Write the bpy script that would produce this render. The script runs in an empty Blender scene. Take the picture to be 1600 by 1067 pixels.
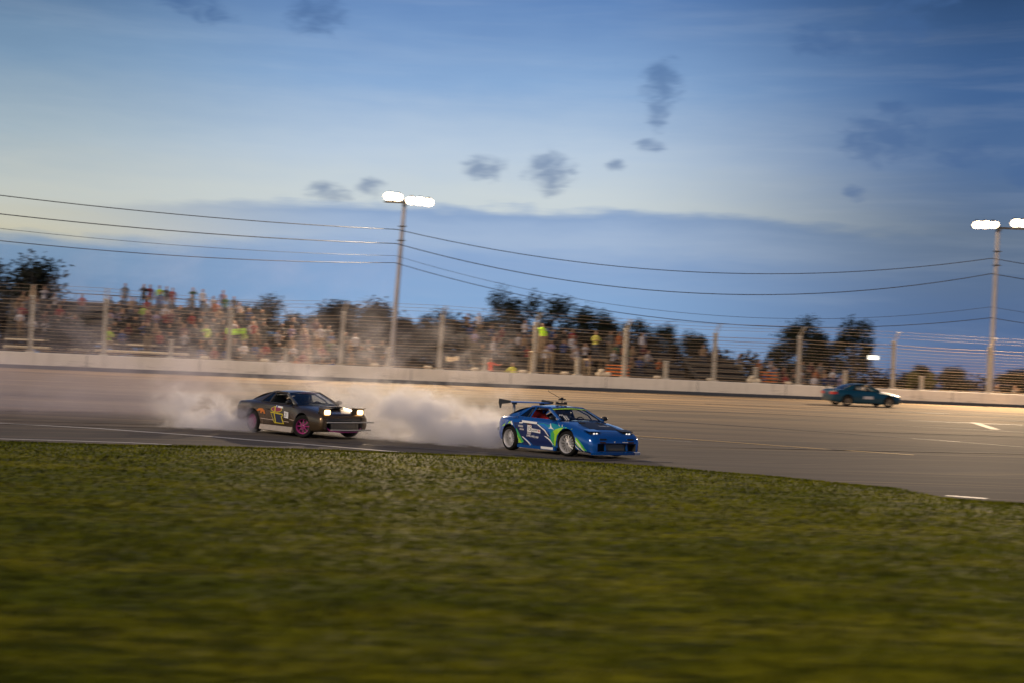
import bpy, bmesh, math, random
import numpy as np
from mathutils import Vector, Matrix, Euler
from mathutils.bvhtree import BVHTree

random.seed(11); rng = np.random.default_rng(5)
R = math.radians
scene = bpy.context.scene
COL = scene.collection

# ------------------------------------------------------------------ camera
EYE = 1.75; PITCH = R(1.71); ROLL = R(2.3); FPX = 2222.0
cF = Vector((0, math.cos(PITCH), math.sin(PITCH)))
r0 = Vector((1, 0, 0)); u0 = Vector((0, -math.sin(PITCH), math.cos(PITCH)))
cR = math.cos(ROLL)*r0 + math.sin(ROLL)*u0
cU = -math.sin(ROLL)*r0 + math.cos(ROLL)*u0
cam_d = bpy.data.cameras.new("camera"); cam = bpy.data.objects.new("camera", cam_d); COL.objects.link(cam)
cam_d.sensor_width = 36; cam_d.lens = 50; cam_d.clip_start = 0.1; cam_d.clip_end = 6000
m = Matrix((cR, cU, -cF)).transposed().to_4x4(); m.translation = Vector((0, 0, EYE))
cam.matrix_world = m
scene.camera = cam
cam_d.dof.use_dof = True
cam_d.dof.focus_distance = 37.5
cam_d.dof.aperture_fstop = 1.8
cam_d.dof.aperture_ratio = 0.13

def ray(px, py):
    d = cF*FPX + cR*(px-800) - cU*(py-533.5)
    return d/d.y
def P(px, py, depth):            # world point at a depth (metres in front of the camera)
    return Vector((0, 0, EYE)) + ray(px, py)*depth
def hz(px): return 600+0.0402*(px-800)

# ------------------------------------------------------------------ render settings
scene.render.engine = 'CYCLES'
scene.cycles.use_denoising = True
scene.cycles.max_bounces = 10; scene.cycles.diffuse_bounces = 3; scene.cycles.glossy_bounces = 3
scene.cycles.transparent_max_bounces = 16; scene.cycles.volume_bounces = 6
scene.cycles.volume_step_rate = 1.0; scene.cycles.volume_max_steps = 96
scene.cycles.sample_clamp_indirect = 4.0
scene.view_settings.view_transform = 'Standard'; scene.view_settings.look = 'None'
scene.view_settings.exposure = 0.0; scene.view_settings.gamma = 1.0

# ------------------------------------------------------------------ node helpers
def lin(c):
    c = [x/255.0 for x in c]
    return tuple([(x/12.92 if x <= .04045 else ((x+.055)/1.055)**2.4) for x in c])
class NT:
    def __init__(s, tree): s.t = tree; s.n = tree.nodes; s.l = tree.links
    def new(s, typ, **kw):
        nd = s.n.new(typ)
        for k, v in kw.items(): setattr(nd, k, v)
        return nd
    def put(s, sock, v):
        if isinstance(v, bpy.types.NodeSocket): s.l.new(v, sock)
        elif v is not None:
            try: sock.default_value = v
            except Exception: sock.default_value = (*v, 1.0)
    def math(s, op, a, b=None, c=None, clamp=False):
        nd = s.new('ShaderNodeMath', operation=op, use_clamp=clamp)
        s.put(nd.inputs[0], a)
        if b is not None: s.put(nd.inputs[1], b)
        if c is not None: s.put(nd.inputs[2], c)
        return nd.outputs[0]
    def ss(s, v, a, b, c=0.0, d=1.0):
        nd = s.new('ShaderNodeMapRange', interpolation_type='SMOOTHSTEP')
        s.put(nd.inputs[0], v); s.put(nd.inputs[1], a); s.put(nd.inputs[2], b); s.put(nd.inputs[3], c); s.put(nd.inputs[4], d)
        return nd.outputs[0]
    def noise(s, vec, scale=5, detail=4, rough=.5, dist=0.0):
        nd = s.new('ShaderNodeTexNoise')
        if vec is not None: s.put(nd.inputs['Vector'], vec)
        s.put(nd.inputs['Scale'], scale); s.put(nd.inputs['Detail'], detail); s.put(nd.inputs['Roughness'], rough)
        s.put(nd.inputs['Distortion'], dist)
        return nd.outputs[0]
    def mapping(s, vec, scale=(1, 1, 1), loc=(0, 0, 0), rot=(0, 0, 0)):
        nd = s.new('ShaderNodeMapping'); s.put(nd.inputs[0], vec)
        nd.inputs[1].default_value = loc; nd.inputs[2].default_value = rot; nd.inputs[3].default_value = scale
        return nd.outputs[0]
    def mix(s, f, a, b, blend='MIX'):
        nd = s.new('ShaderNodeMix', data_type='RGBA', blend_type=blend)
        s.put(nd.inputs[0], f); s.put(nd.inputs[6], a); s.put(nd.inputs[7], b)
        return nd.outputs[2]
    def ramp(s, f, stops, interp='LINEAR'):
        nd = s.new('ShaderNodeValToRGB'); s.put(nd.inputs[0], f)
        cr = nd.color_ramp; cr.interpolation = interp
        while len(cr.elements) > 1: cr.elements.remove(cr.elements[-1])
        cr.elements[0].position = stops[0][0]; cr.elements[0].color = (*stops[0][1], 1)
        for p, c in stops[1:]:
            e = cr.elements.new(p); e.color = (*c, 1)
        return nd.outputs[0]
    def sep(s, v):
        nd = s.new('ShaderNodeSeparateXYZ'); s.put(nd.inputs[0], v); return nd.outputs
    def comb(s, x, y, z):
        nd = s.new('ShaderNodeCombineXYZ'); s.put(nd.inputs[0], x); s.put(nd.inputs[1], y); s.put(nd.inputs[2], z); return nd.outputs[0]

MATS = {}
def mat(name, color=(.5, .5, .5), rough=.6, metal=0.0, coat=0.0, spec=.5, var=0.0, vscale=8.0, bump=0.0, emit=None, estr=0.0, vmap=(1, 1, 1)):
    if name in MATS: return MATS[name]
    m_ = bpy.data.materials.new(name); m_.use_nodes = True
    nt = NT(m_.node_tree); b = nt.n['Principled BSDF']
    b.inputs['Base Color'].default_value = (*color, 1)
    b.inputs['Roughness'].default_value = rough; b.inputs['Metallic'].default_value = metal
    b.inputs['Coat Weight'].default_value = coat; b.inputs['Coat Roughness'].default_value = .06
    b.inputs['Specular IOR Level'].default_value = spec
    if var or bump:
        tc = nt.new('ShaderNodeTexCoord').outputs['Object']
        n_ = nt.noise(nt.mapping(tc, vmap), vscale, 5, .6)
        if var:
            c = nt.mix(n_, tuple(x*(1-var) for x in color), tuple(min(1, x*(1+var)) for x in color))
            nt.l.new(c, b.inputs['Base Color'])
        if bump:
            bp = nt.new('ShaderNodeBump'); bp.inputs['Strength'].default_value = bump; bp.inputs['Distance'].default_value = .02
            nt.l.new(n_, bp.inputs['Height']); nt.l.new(bp.outputs[0], b.inputs['Normal'])
    if emit:
        b.inputs['Emission Color'].default_value = (*emit, 1); b.inputs['Emission Strength'].default_value = estr
    MATS[name] = m_
    return m_

# ------------------------------------------------------------------ sky
world = bpy.data.worlds.new("World"); scene.world = world; world.use_nodes = True
nt = NT(world.node_tree)
bg = nt.n['Background']
dirv = nt.new('ShaderNodeTexCoord').outputs['Generated']
x_, y_, z_ = nt.sep(dirv)
az = nt.math('MULTIPLY', nt.math('ARCTAN2', x_, y_), 57.29578)
el = nt.math('MULTIPLY', nt.math('ARCSINE', z_), 57.29578)
q = nt.comb(nt.math('MULTIPLY', az, .06), nt.math('MULTIPLY', el, .35), 0.0)
n1 = nt.noise(q, 1.6, 5, .55)
azc = nt.math('ABSOLUTE', az)
ridge = nt.math('MULTIPLY', nt.math('SUBTRACT', n1, .5), 1.1)
# the edge of the low cloud bank bends: high in the middle, lower towards both sides
warp = nt.math('ADD', ridge, nt.math('MULTIPLY', nt.math('SUBTRACT', nt.noise(q, 6.5, 5, .65), .5), .8))
elw = nt.math('ADD', el, warp)
elw = nt.math('ADD', elw, nt.ss(azc, 4, 22, 0.0, .7))
t = nt.math('DIVIDE', elw, 40.0, clamp=True)
def stops(lst): return [(e/40.0, lin(c)) for e, c in lst]
left = nt.ramp(t, stops([(0, (88,122,165)), (3.6, (98,134,172)), (5.2, (116,146,178)), (5.8, (198,194,172)), (7.4, (190,196,192)), (9.6, (160,178,190)), (12.6, (118,148,178)), (16, (66,100,142)), (26, (46,76,122)), (40, (40,66,110))]))
midc = nt.ramp(t, stops([(0, (140,178,218)), (3, (128,166,210)), (4.8, (132,163,206)), (5.7, (158,180,211)), (6.3, (150,174,208)), (6.8, (134,161,200)), (7.2, (200,210,214)), (9.2, (182,200,220)), (12, (134,168,210)), (16, (80,120,178)), (30, (54,90,146)), (40, (44,74,124))]))
right = nt.ramp(t, stops([(0, (66,98,146)), (3.5, (68,102,148)), (7, (88,108,136)), (9.5, (70,102,148)), (12.5, (52,90,142)), (16.5, (26,60,104)), (30, (28,54,98)), (40, (24,46,86))]))
c1 = nt.mix(nt.ss(az, -21, -5), left, midc)
skyc = nt.mix(nt.ss(az, 2, 19), c1, right)
# streaky thin cloud sheet
st = nt.noise(nt.comb(nt.math('MULTIPLY', az, .05), nt.math('MULTIPLY', el, .5), 3.0), 2.2, 6, .6, .4)
skyc = nt.mix(nt.math('MULTIPLY', nt.ss(st, .45, .72), .06), skyc, lin((205, 214, 224)))
# small dark scud clouds
blobs = [(742,262,26,15),(850,268,30,24),(1019,135,24,30),(1014,175,15,20),(1003,230,19,8),(568,295,18,11),
         (1250,70,26,18),(1292,78,34,15),(1385,58,42,30),(1388,182,24,9),(1368,225,48,30),(470,22,34,26),(268,12,34,16),(310,32,26,12),
         (1326,308,14,10),(1497,258,30,16),(951,258,11,8),(1430,15,40,14),(505,302,26,11),(1590,290,22,16)]
mask = None
wn = nt.math('SUBTRACT', nt.noise(nt.comb(nt.math('MULTIPLY', az, .8), nt.math('MULTIPLY', el, 1.3), 0.0), 1.5, 5, .62, .5), .5)
for bx_, by_, bw, bh in blobs:
    a0 = math.degrees(math.atan((bx_-800)/FPX)); e0 = math.degrees(math.atan((hz(bx_)-by_)/FPX))
    ax = nt.math('DIVIDE', nt.math('SUBTRACT', az, a0), bw*.0258*1.25)
    ey = nt.math('DIVIDE', nt.math('SUBTRACT', el, e0), bh*.0258*1.3)
    rr = nt.math('ADD', nt.math('MULTIPLY', ax, ax), nt.math('MULTIPLY', ey, ey))
    rr = nt.math('ADD', rr, nt.math('MULTIPLY', wn, 5.0))
    mk = nt.ss(rr, 1.6, -.6)
    mask = mk if mask is None else nt.math('MAXIMUM', mask, mk)
skyc = nt.mix(nt.math('MULTIPLY', mask, .5), skyc, nt.mix(.5, skyc, lin((40, 74, 124)), 'MIX'))
skyc = nt.mix(nt.math('MULTIPLY', mask, .45), skyc, lin((62, 98, 150)))
sky_t = nt.new('ShaderNodeTexSky'); sky_t.sky_type = 'NISHITA'; sky_t.sun_disc = False
sky_t.sun_elevation = R(2.0); sky_t.sun_rotation = R(-140)
fin = nt.mix(1.0, skyc, nt.mix(1.0, sky_t.outputs[0], (.012, .012, .012), 'MULTIPLY'), 'ADD')
nt.l.new(fin, bg.inputs[0]); bg.inputs[1].default_value = 1.0

# ------------------------------------------------------------------ warm fill lamp on the camera side, added for unseen infield floodlights
infield_fill_d = bpy.data.lights.new("sun", 'SUN'); sun = bpy.data.objects.new("sun", infield_fill_d); COL.objects.link(sun)
infield_fill_d.energy = 2.4; infield_fill_d.angle = R(12); infield_fill_d.color = (1.0, .79, .55)
sdir = Vector((.50, .78, -.46))           # the way the light travels
sun.rotation_euler = sdir.to_track_quat('-Z', 'Y').to_euler()

# ------------------------------------------------------------------ object helpers
def setp(o, label=None, cat=None, group=None, kind=None):
    if label: o['label'] = label
    if cat: o['category'] = cat
    if group: o['group'] = group
    if kind: o['kind'] = kind
    return o
def empty(name, loc=(0, 0, 0), rz=0.0, **kw):
    o = bpy.data.objects.new(name, None); COL.objects.link(o); o.location = loc; o.rotation_euler = (0, 0, rz)
    o.empty_display_size = .2
    return setp(o, **kw)
def link(name, me, mats=None, parent=None, smooth=None):
    o = bpy.data.objects.new(name, me); COL.objects.link(o)
    if mats is not None:
        for m_ in (mats if isinstance(mats, (list, tuple)) else [mats]): me.materials.append(m_)
    if parent is not None: o.parent = parent
    if smooth is not None and len(me.polygons):
        me.polygons.foreach_set('use_smooth', [True]*len(me.polygons))
        if smooth < 180: me.set_sharp_from_angle(angle=R(smooth))
    return o
class MB:
    """collects shapes into one mesh"""
    def __init__(s): s.v = []; s.f = []; s.mi = []
    def add(s, vs, fs, mi=0):
        o = len(s.v); s.v += [tuple(v) for v in vs]; s.f += [tuple(i+o for i in f) for f in fs]; s.mi += [mi]*len(fs); return s
    def box(s, c, d, rot=None, mi=0, taper=1.0):
        cx, cy, cz = c; dx, dy, dz = d[0]/2, d[1]/2, d[2]/2
        vs = []
        for sz in (-1, 1):
            k = taper if sz > 0 else 1.0
            for sx, sy in ((-1,-1),(1,-1),(1,1),(-1,1)): vs.append(Vector((sx*dx*k, sy*dy*k, sz*dz)))
        if rot is not None: vs = [rot @ v for v in vs]
        vs = [(v.x+cx, v.y+cy, v.z+cz) for v in vs]
        return s.add(vs, [(3,2,1,0),(4,5,6,7),(0,1,5,4),(1,2,6,5),(2,3,7,6),(3,0,4,7)], mi)
    def tube(s, pts, r, n=8, mi=0, cap=True, r_end=None):
        pts = [Vector(p) for p in pts]; N = len(pts); vs = []; fs = []
        for i, p in enumerate(pts):
            d = (pts[min(i+1, N-1)]-pts[max(i-1, 0)]).normalized()
            a = d.orthogonal().normalized() if i == 0 else (a - d*a.dot(d)).normalized()
            b = d.cross(a)
            rr = r if r_end is None else r+(r_end-r)*i/(N-1)
            if isinstance(r, (list, tuple)): rr = r[i]
            for k in range(n):
                t_ = 2*math.pi*k/n; vs.append(p+(a*math.cos(t_)+b*math.sin(t_))*rr)
        for i in range(N-1):
            for k in range(n):
                k2 = (k+1) % n; fs.append((i*n+k, i*n+k2, (i+1)*n+k2, (i+1)*n+k))
        if cap: fs += [tuple(range(n))[::-1], tuple(range((N-1)*n, N*n))]
        return s.add(vs, fs, mi)
    def lathe(s, prof, c=(0, 0, 0), axis='y', n=24, mi=0, closed=False):
        vs = []; fs = []; M = len(prof)
        for k in range(n):
            t_ = 2*math.pi*k/n; cs, sn = math.cos(t_), math.sin(t_)
            for (r, h) in prof:
                v = {'y': (r*cs, h, r*sn), 'z': (r*cs, r*sn, h), 'x': (h, r*cs, r*sn)}[axis]
                vs.append((v[0]+c[0], v[1]+c[1], v[2]+c[2]))
        for k in range(n):
            k2 = (k+1) % n
            for j in range(M if closed else M-1):
                j2 = (j+1) % M
                fs.append((k*M+j, k*M+j2, k2*M+j2, k2*M+j))
        return s.add(vs, fs, mi)
    def ell(s, c, r, n=12, mi=0, rot=None):
        vs = []; fs = []; m2 = n//2
        for j in range(m2+1):
            ph = math.pi*j/m2
            for k in range(n):
                t_ = 2*math.pi*k/n
                v = Vector((r[0]*math.sin(ph)*math.cos(t_), r[1]*math.sin(ph)*math.sin(t_), r[2]*math.cos(ph)))
                if rot is not None: v = rot @ v
                vs.append((v.x+c[0], v.y+c[1], v.z+c[2]))
        for j in range(m2):
            for k in range(n):
                k2 = (k+1) % n; fs.append((j*n+k, (j+1)*n+k, (j+1)*n+k2, j*n+k2))
        return s.add(vs, fs, mi)
    def grid(s, pts, mi=0, flip=False):        # pts[i][j]
        n = len(pts); m_ = len(pts[0]); vs = [p for row in pts for p in row]; fs = []
        for i in range(n-1):
            for j in range(m_-1):
                f = (i*m_+j, i*m_+j+1, (i+1)*m_+j+1, (i+1)*m_+j)
                fs.append(f[::-1] if flip else f)
        return s.add(vs, fs, mi)
    def mesh(s, name):
        me = bpy.data.meshes.new(name); me.from_pydata(s.v, [], s.f)
        if len(set(s.mi)) > 1 or (s.mi and s.mi[0]): me.polygons.foreach_set('material_index', s.mi)
        me.update(); return me
    def build(s, name, mats, parent=None, smooth=30, clean=True):
        me = s.mesh(name)
        if clean:
            bm = bmesh.new(); bm.from_mesh(me); bmesh.ops.remove_doubles(bm, verts=bm.verts, dist=1e-5)
            bmesh.ops.recalc_face_normals(bm, faces=bm.faces); bm.to_mesh(me); bm.free()
        return link(name, me, mats, parent, smooth)
def copy_tree(o, parent=None):
    c = o.copy(); COL.objects.link(c)
    if parent is not None: c.parent = parent
    for ch in list(o.children): copy_tree(ch, c)
    return c

# ------------------------------------------------------------------ terrain
def wallY(X):
    if X > 70: return 108.4 + .297*(X-70) - .0022*(X-70)**2
    if X < -60: return 69.8 + .297*(X+60) - .0025*(X+60)**2
    return 87.6+.297*X
ZW = 1.55
def terrain(X, Y):
    yw = wallY(X); y0 = 39.5
    if Y <= y0-4: return 0.0
    t_ = (Y-y0)/(yw-y0) if yw > y0+5 else 0
    if t_ >= 1: return ZW
    if Y < y0+4:                       # ease the foot of the banking
        s_ = (Y-(y0-4))/8; return ZW*(s_*s_*4/(yw-y0))
    return ZW*t_
edge_px = [(0,692.5),(200,697.5),(400,701.5),(650,710),(800,717),(1000,729.5),(1200,746),(1400,766),(1475,781),(1545,787),(1600,790)]
edge = []
for px, py in edge_px:
    r_ = ray(px, py); tt = -EYE/r_.z; edge.append((r_.x*tt, tt))
edge = [(-400, 5.0), (-120, 17.0), (-60, 25.0), (-25, 30.3)] + [e for e in edge] + [(edge[-1][0]+5, 21.5), (edge[-1][0]+11, 13.5), (edge[-1][0]+17, 0), (edge[-1][0]+20, -30), (60, -119), (400, -119)]
EX = np.array([e[0] for e in edge]); EYv = np.array([e[1] for e in edge])
def edgeY(X): return float(np.interp(X, EX, EYv))

Xs = sorted(set([round(v, 3) for v in np.concatenate([np.linspace(-400, -60, 12), np.linspace(-60, -20, 16), np.linspace(-20, 40, 90), np.linspace(40, 80, 14), np.linspace(80, 400, 10)])]))
def sheet(name, y0f, y1f, zf, n, power=1.0):
    mb = MB(); pts = []
    for X in Xs:
        a, b = y0f(X), y1f(X)
        pts.append([(X, a+(b-a)*(k/n)**power, zf(X, a+(b-a)*(k/n)**power)) for k in range(n+1)])
    mb.grid(pts, flip=True)
    return mb.mesh(name)

# materials of the ground
def grass_mat(name, blades=False):
    m_ = bpy.data.materials.new(name); m_.use_nodes = True; t_ = NT(m_.node_tree); b = t_.n['Principled BSDF']
    tc = t_.new('ShaderNodeTexCoord').outputs['Object']
    big = t_.noise(t_.mapping(tc, (.16, .75, 1)), 1.0, 5, .68)
    fine = t_.noise(t_.mapping(tc, (.8, 3.2, 1)), 1.6, 5, .7)
    c = t_.mix(t_.ss(big, .36, .66), (.112, .130, .004), (.265, .240, .012))
    c = t_.mix(t_.ss(fine, .40, .58), (.045, .055, .002), c)
    if blades:
        hv = t_.new('ShaderNodeNewGeometry').outputs['Random Per Island']
        c = t_.mix(t_.math('MULTIPLY', hv, .35), c, (.16, .165, .008))
        c = t_.mix(1.0, c, (1.1, 1.15, 1.0), 'MULTIPLY')
    t_.l.new(c, b.inputs['Base Color']); b.inputs['Roughness'].default_value = .75; b.inputs['Specular IOR Level'].default_value = .08
    if blades:
        gn = t_.new('ShaderNodeNewGeometry').outputs['Normal']; va = t_.new('ShaderNodeVectorMath', operation='ADD')
        vs_ = t_.new('ShaderNodeVectorMath', operation='SCALE'); t_.l.new(gn, vs_.inputs[0]); vs_.inputs['Scale'].default_value = .35
        t_.l.new(vs_.outputs[0], va.inputs[0]); va.inputs[1].default_value = (0, 0, 1); vn = t_.new('ShaderNodeVectorMath', operation='NORMALIZE'); t_.l.new(va.outputs[0], vn.inputs[0]); t_.l.new(vn.outputs[0], b.inputs['Normal'])
    return m_
M_grass = grass_mat('grass_soil'); M_blade = grass_mat('grass_blades', True)

def asphalt_mat():
    m_ = bpy.data.materials.new('asphalt'); m_.use_nodes = True; t_ = NT(m_.node_tree); b = t_.n['Principled BSDF']
    tc = t_.new('ShaderNodeTexCoord').outputs['Object']
    X, Y, Z = t_.sep(tc)
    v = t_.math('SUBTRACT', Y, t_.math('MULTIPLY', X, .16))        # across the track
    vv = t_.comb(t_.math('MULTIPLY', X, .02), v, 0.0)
    wob = t_.noise(t_.mapping(tc, (.05, .08, 1)), 1.0, 3, .5)
    v2 = t_.math('ADD', v, t_.math('MULTIPLY', t_.math('SUBTRACT', wob, .5), 9))
    s1 = t_.noise(t_.comb(t_.math('MULTIPLY', X, .035), t_.math('MULTIPLY', v2, .55), 0), 1.0, 6, .72)
    s2 = t_.noise(t_.comb(t_.math('MULTIPLY', X, .03), t_.math('MULTIPLY', v2, 2.6), 4), 1.0, 5, .7)
    s3 = t_.noise(t_.mapping(tc, (.12, .25, 1)), 1.0, 5, .6)
    gr = t_.noise(tc, 60, 3, .6)
    base = t_.ramp(t_.math('DIVIDE', v, 100, clamp=True), [(.0, (.085,.075,.072)), (.33, (.072,.062,.06)), (.40, (.085,.07,.062)), (.47, (.14,.102,.070)), (.60, (.205,.145,.084)), (.8, (.38,.245,.115)), (1, (.45,.29,.13))])  # dusty lanes by the wall also carry painted floodlight gold; nearer lanes rubbered
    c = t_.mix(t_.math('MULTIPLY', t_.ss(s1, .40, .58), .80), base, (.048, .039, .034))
    c = t_.mix(t_.math('MULTIPLY', t_.ss(s2, .48, .64), .60), c, (.07, .058, .05))
    c = t_.mix(t_.math('MULTIPLY', t_.ss(s2, .48, .34), .5), c, (.38, .28, .165))
    c = t_.mix(t_.math('MULTIPLY', t_.ss(s3, .52, .72), .35), c, (.26, .20, .13))
    s5 = t_.noise(t_.comb(t_.math('MULTIPLY', X, .09), t_.math('MULTIPLY', v2, 7.5), 9), 1.0, 4, .65)
    c = t_.mix(t_.math('MULTIPLY', t_.ss(s5, .50, .62), .6), c, (.055, .045, .04))
    c = t_.mix(.16, c, t_.mix(gr, (.03,.03,.03), (.5,.48,.44)))
    t_.l.new(c, b.inputs['Base Color'])
    b.inputs['Roughness'].default_value = .85; b.inputs['Specular IOR Level'].default_value = .12
    bp = t_.new('ShaderNodeBump'); bp.inputs['Strength'].default_value = .35; bp.inputs['Distance'].default_value = .01
    t_.l.new(gr, bp.inputs['Height']); t_.l.new(bp.outputs[0], b.inputs['Normal'])
    return m_
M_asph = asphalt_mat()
M_dirt = mat('outfield_dirt', (.07, .055, .038), .9, var=.5, vscale=.6, bump=.3)

setp(link('infield_lawn', sheet('infield_lawn', lambda X: -120, lambda X: edgeY(X), lambda X, Y: .03, 60, .6), M_grass, smooth=180), kind='structure')
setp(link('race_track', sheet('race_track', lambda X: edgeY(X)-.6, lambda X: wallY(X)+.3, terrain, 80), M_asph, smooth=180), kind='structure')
setp(link('ground_outside', sheet('ground_outside', lambda X: wallY(X)+.1, lambda X: 620, lambda X, Y: ZW-.25, 6), M_dirt), kind='structure')
g = MB(); g.grid([[(-3000, -3000, -.6), (-3000, 3500, -.6)], [(3000, -3000, -.6), (3000, 3500, -.6)]], flip=True)
setp(g.build('ground', M_dirt, smooth=None), kind='structure')

# painted lines
M_white = mat('white_line_paint', (.62, .58, .52), .6, var=.3, vscale=3)
M_yellow = mat('yellow_line_paint', (.62, .40, .13), .6, var=.3, vscale=3)
def ground_hit(px, py):
    lo, hi = 5.0, 400.0
    r_ = ray(px, py); f = lambda d: EYE+r_.z*d-terrain(r_.x*d, d)
    d = 5.0
    while d < 120 and f(d) > 0: d += .1
    return Vector((r_.x*d, d, terrain(r_.x*d, d)))
def line_strip(name, pxs, w, m_, dz=.006):
    pts = [ground_hit(*p) for p in pxs]; dense = []
    for i in range(len(pts)-1):
        k = max(2, int((pts[i+1]-pts[i]).length/.5))
        for j in range(k): dense.append(pts[i].lerp(pts[i+1], j/k))
    dense.append(pts[-1]); rows = []
    for i, p in enumerate(dense):
        d = dense[min(i+1, len(dense)-1)]-dense[max(i-1, 0)]; n = Vector((-d.y, d.x, 0)).normalized()*w/2
        a, b = p+n, p-n
        rows.append([(a.x, a.y, terrain(a.x, a.y)+dz), (p.x, p.y, terrain(p.x, p.y)+dz), (b.x, b.y, terrain(b.x, b.y)+dz)])
    mb = MB(); mb.grid(rows)
    return setp(mb.build(name, m_, smooth=None), kind='structure')
line_strip('road_marking', [(-260,640),(0,661),(150,669),(320,681),(480,694),(640,707.5)], .22, M_white)
line_strip('road_marking', [(-200,680),(0,685.5),(80,687.5),(200,691.5),(268,694.5)], .22, M_white)
line_strip('road_marking', [(930,675),(1000,681),(1110,688),(1270,700),(1428,710.5)], .20, M_yellow)
line_strip('road_marking', [(1000,685),(1080,690)], .08, M_white)
line_strip('road_marking', [(1425,685),(1520,692),(1640,701)], .16, mat('faded_line_paint', (.40,.34,.25), .7, var=.4, vscale=3))
line_strip('road_marking', [(1370,663),(1450,667),(1640,677)], .15, mat('faded_line_paint'))
line_strip('road_marking', [(1522,660),(1556,671)], .42, mat('worn_white_paint', (.42,.36,.28), .7, var=.4, vscale=4), .012)
line_strip('road_marking', [(1478,774),(1510,776.5),(1542,779)], .30, M_white)
# rubber left by the cars, curving across the lanes
M_rub = mat('tyre_rubber_on_asphalt', (.045, .038, .035), .65, var=.45, vscale=1.5)
for pts, w in (([(600,640),(760,668),(900,684)], .3), ([(1000,655),(1200,668),(1500,690)], .26),
               ([(1000,640),(1200,646),(1450,658),(1600,664)], .4), ([(1100,630),(1300,640),(1480,646)], .4), ([(560,612),(800,622),(1000,634)], .35), ([(500,690),(700,703),(870,716),(1050,722)], .3)):
    line_strip('skid_mark', pts, w, M_rub, .009)

rs = random.Random(4)
for k in range(16):                            # long faint tyre tracks following the lanes
    v0 = rs.uniform(40, 76); X0 = rs.uniform(-30, 26); L_ = rs.uniform(9, 26); cv = rs.uniform(-.012, .012); w_ = rs.uniform(.16, .30); sl_ = rs.uniform(.02, .26)
    for off in ((0, 1.5) if k % 2 else (0,)):
        rows = []
        for j in range(31):
            X = X0+L_*j/30; Y = v0+.16*X+sl_*(X-X0)+cv*(X-X0)**2+off
            tp = w_/2*min(1, 4*min(j, 30-j)/30+.08)
            rows.append([(X, Y-tp, terrain(X, Y-tp)+.009+.001*k), (X, Y+tp, terrain(X, Y+tp)+.009+.001*k)])
        if rows[-1][1][1] < wallY(rows[-1][1][0])-1:
            mb = MB(); mb.grid(rows); setp(mb.build('skid_mark', mat('faint_tyre_track', (.075, .06, .05), .8, var=.5, vscale=.8), smooth=None), kind='structure')

# grass blades
def blades():
    n = 340000
    # density falls with distance; the near strip is seen best
    u = rng.random(n); Y = 5.5*np.power(36.5/5.5, u)
    half = 3.5+Y*.46
    X = (rng.random(n)*2-1)*half
    ed = np.interp(X, EX, EYv)
    k = Y < ed-.02
    # ragged fringe hugging the edge
    m_ = 12000
    X2 = rng.random(m_)*36-17; Y2 = np.interp(X2, EX, EYv)-np.abs(rng.normal(0, .22, m_))+.05
    X = np.concatenate([X[k], X2]); Y = np.concatenate([Y[k], Y2]); n = len(X)
    cl = np.sin(X*1.3+np.sin(Y*.9)*2)*np.sin(Y*1.1+X*.4)
    h = (.028+.022*rng.random(n)+.016*np.clip(cl, 0, 1)); w = (.004+.004*rng.random(n))*(1+Y*.04)
    a = rng.random(n)*2*np.pi; ln = h*(.3+.6*rng.random(n)); la = rng.random(n)*2*np.pi
    z = np.full(n, .028)
    v = np.empty((n, 3, 3), np.float32)
    v[:, 0, 0] = X-np.cos(a)*w; v[:, 0, 1] = Y-np.sin(a)*w; v[:, 0, 2] = z
    v[:, 1, 0] = X+np.cos(a)*w; v[:, 1, 1] = Y+np.sin(a)*w; v[:, 1, 2] = z
    v[:, 2, 0] = X+np.cos(la)*ln; v[:, 2, 1] = Y+np.sin(la)*ln; v[:, 2, 2] = z+h
    me = bpy.data.meshes.new('grass')
    me.vertices.add(n*3); me.vertices.foreach_set('co', v.reshape(-1))
    me.loops.add(n*3); me.loops.foreach_set('vertex_index', np.arange(n*3, dtype=np.int32))
    me.polygons.add(n); me.polygons.foreach_set('loop_start', np.arange(0, n*3, 3, dtype=np.int32)); me.polygons.foreach_set('loop_total', np.full(n, 3, np.int32))
    me.update(calc_edges=True); me.validate()
    o = link('grass', me, M_blade)
    setp(o, 'short mown green grass covering the infield', 'grass', kind='stuff')
blades()

# ------------------------------------------------------------------ wall and catch fence
def concrete_mat():
    m_ = bpy.data.materials.new('wall_concrete'); m_.use_nodes = True; t_ = NT(m_.node_tree); b = t_.n['Principled BSDF']
    tc = t_.new('ShaderNodeTexCoord').outputs['Object']
    n_ = t_.noise(t_.mapping(tc, (.35, .35, 1.5)), 1.0, 6, .65)
    s_ = t_.noise(t_.mapping(tc, (2.5, 2.5, .3)), 1.0, 4, .6)
    c = t_.mix(n_, (.54, .49, .44), (.72, .66, .60)); c = t_.mix(t_.math('MULTIPLY', t_.ss(s_, .48, .68), .35), c, (.38, .34, .31))
    zz = t_.sep(tc)[2]; sc_n = t_.noise(t_.mapping(tc, (.6, .6, 6)), 1.0, 5, .7)
    c = t_.mix(t_.math('MULTIPLY', t_.math('MULTIPLY', t_.ss(zz, .62, .35), t_.ss(sc_n, .54, .66)), .5), c, (.16, .14, .13))
    t_.l.new(c, b.inputs['Base Color']); b.inputs['Roughness'].default_value = .85
    return m_
M_conc = concrete_mat()
M_darkband = mat('dark_blue_tone', (.045, .05, .065), .7, var=.3, vscale=2)
WH = .92
wall = empty('concrete_wall', (0, wallY(0), ZW), label='long pale concrete barrier wall with dark foot running along the outer edge of the track', cat='wall')
wxs = np.linspace(-130, 130, 88)
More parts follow.
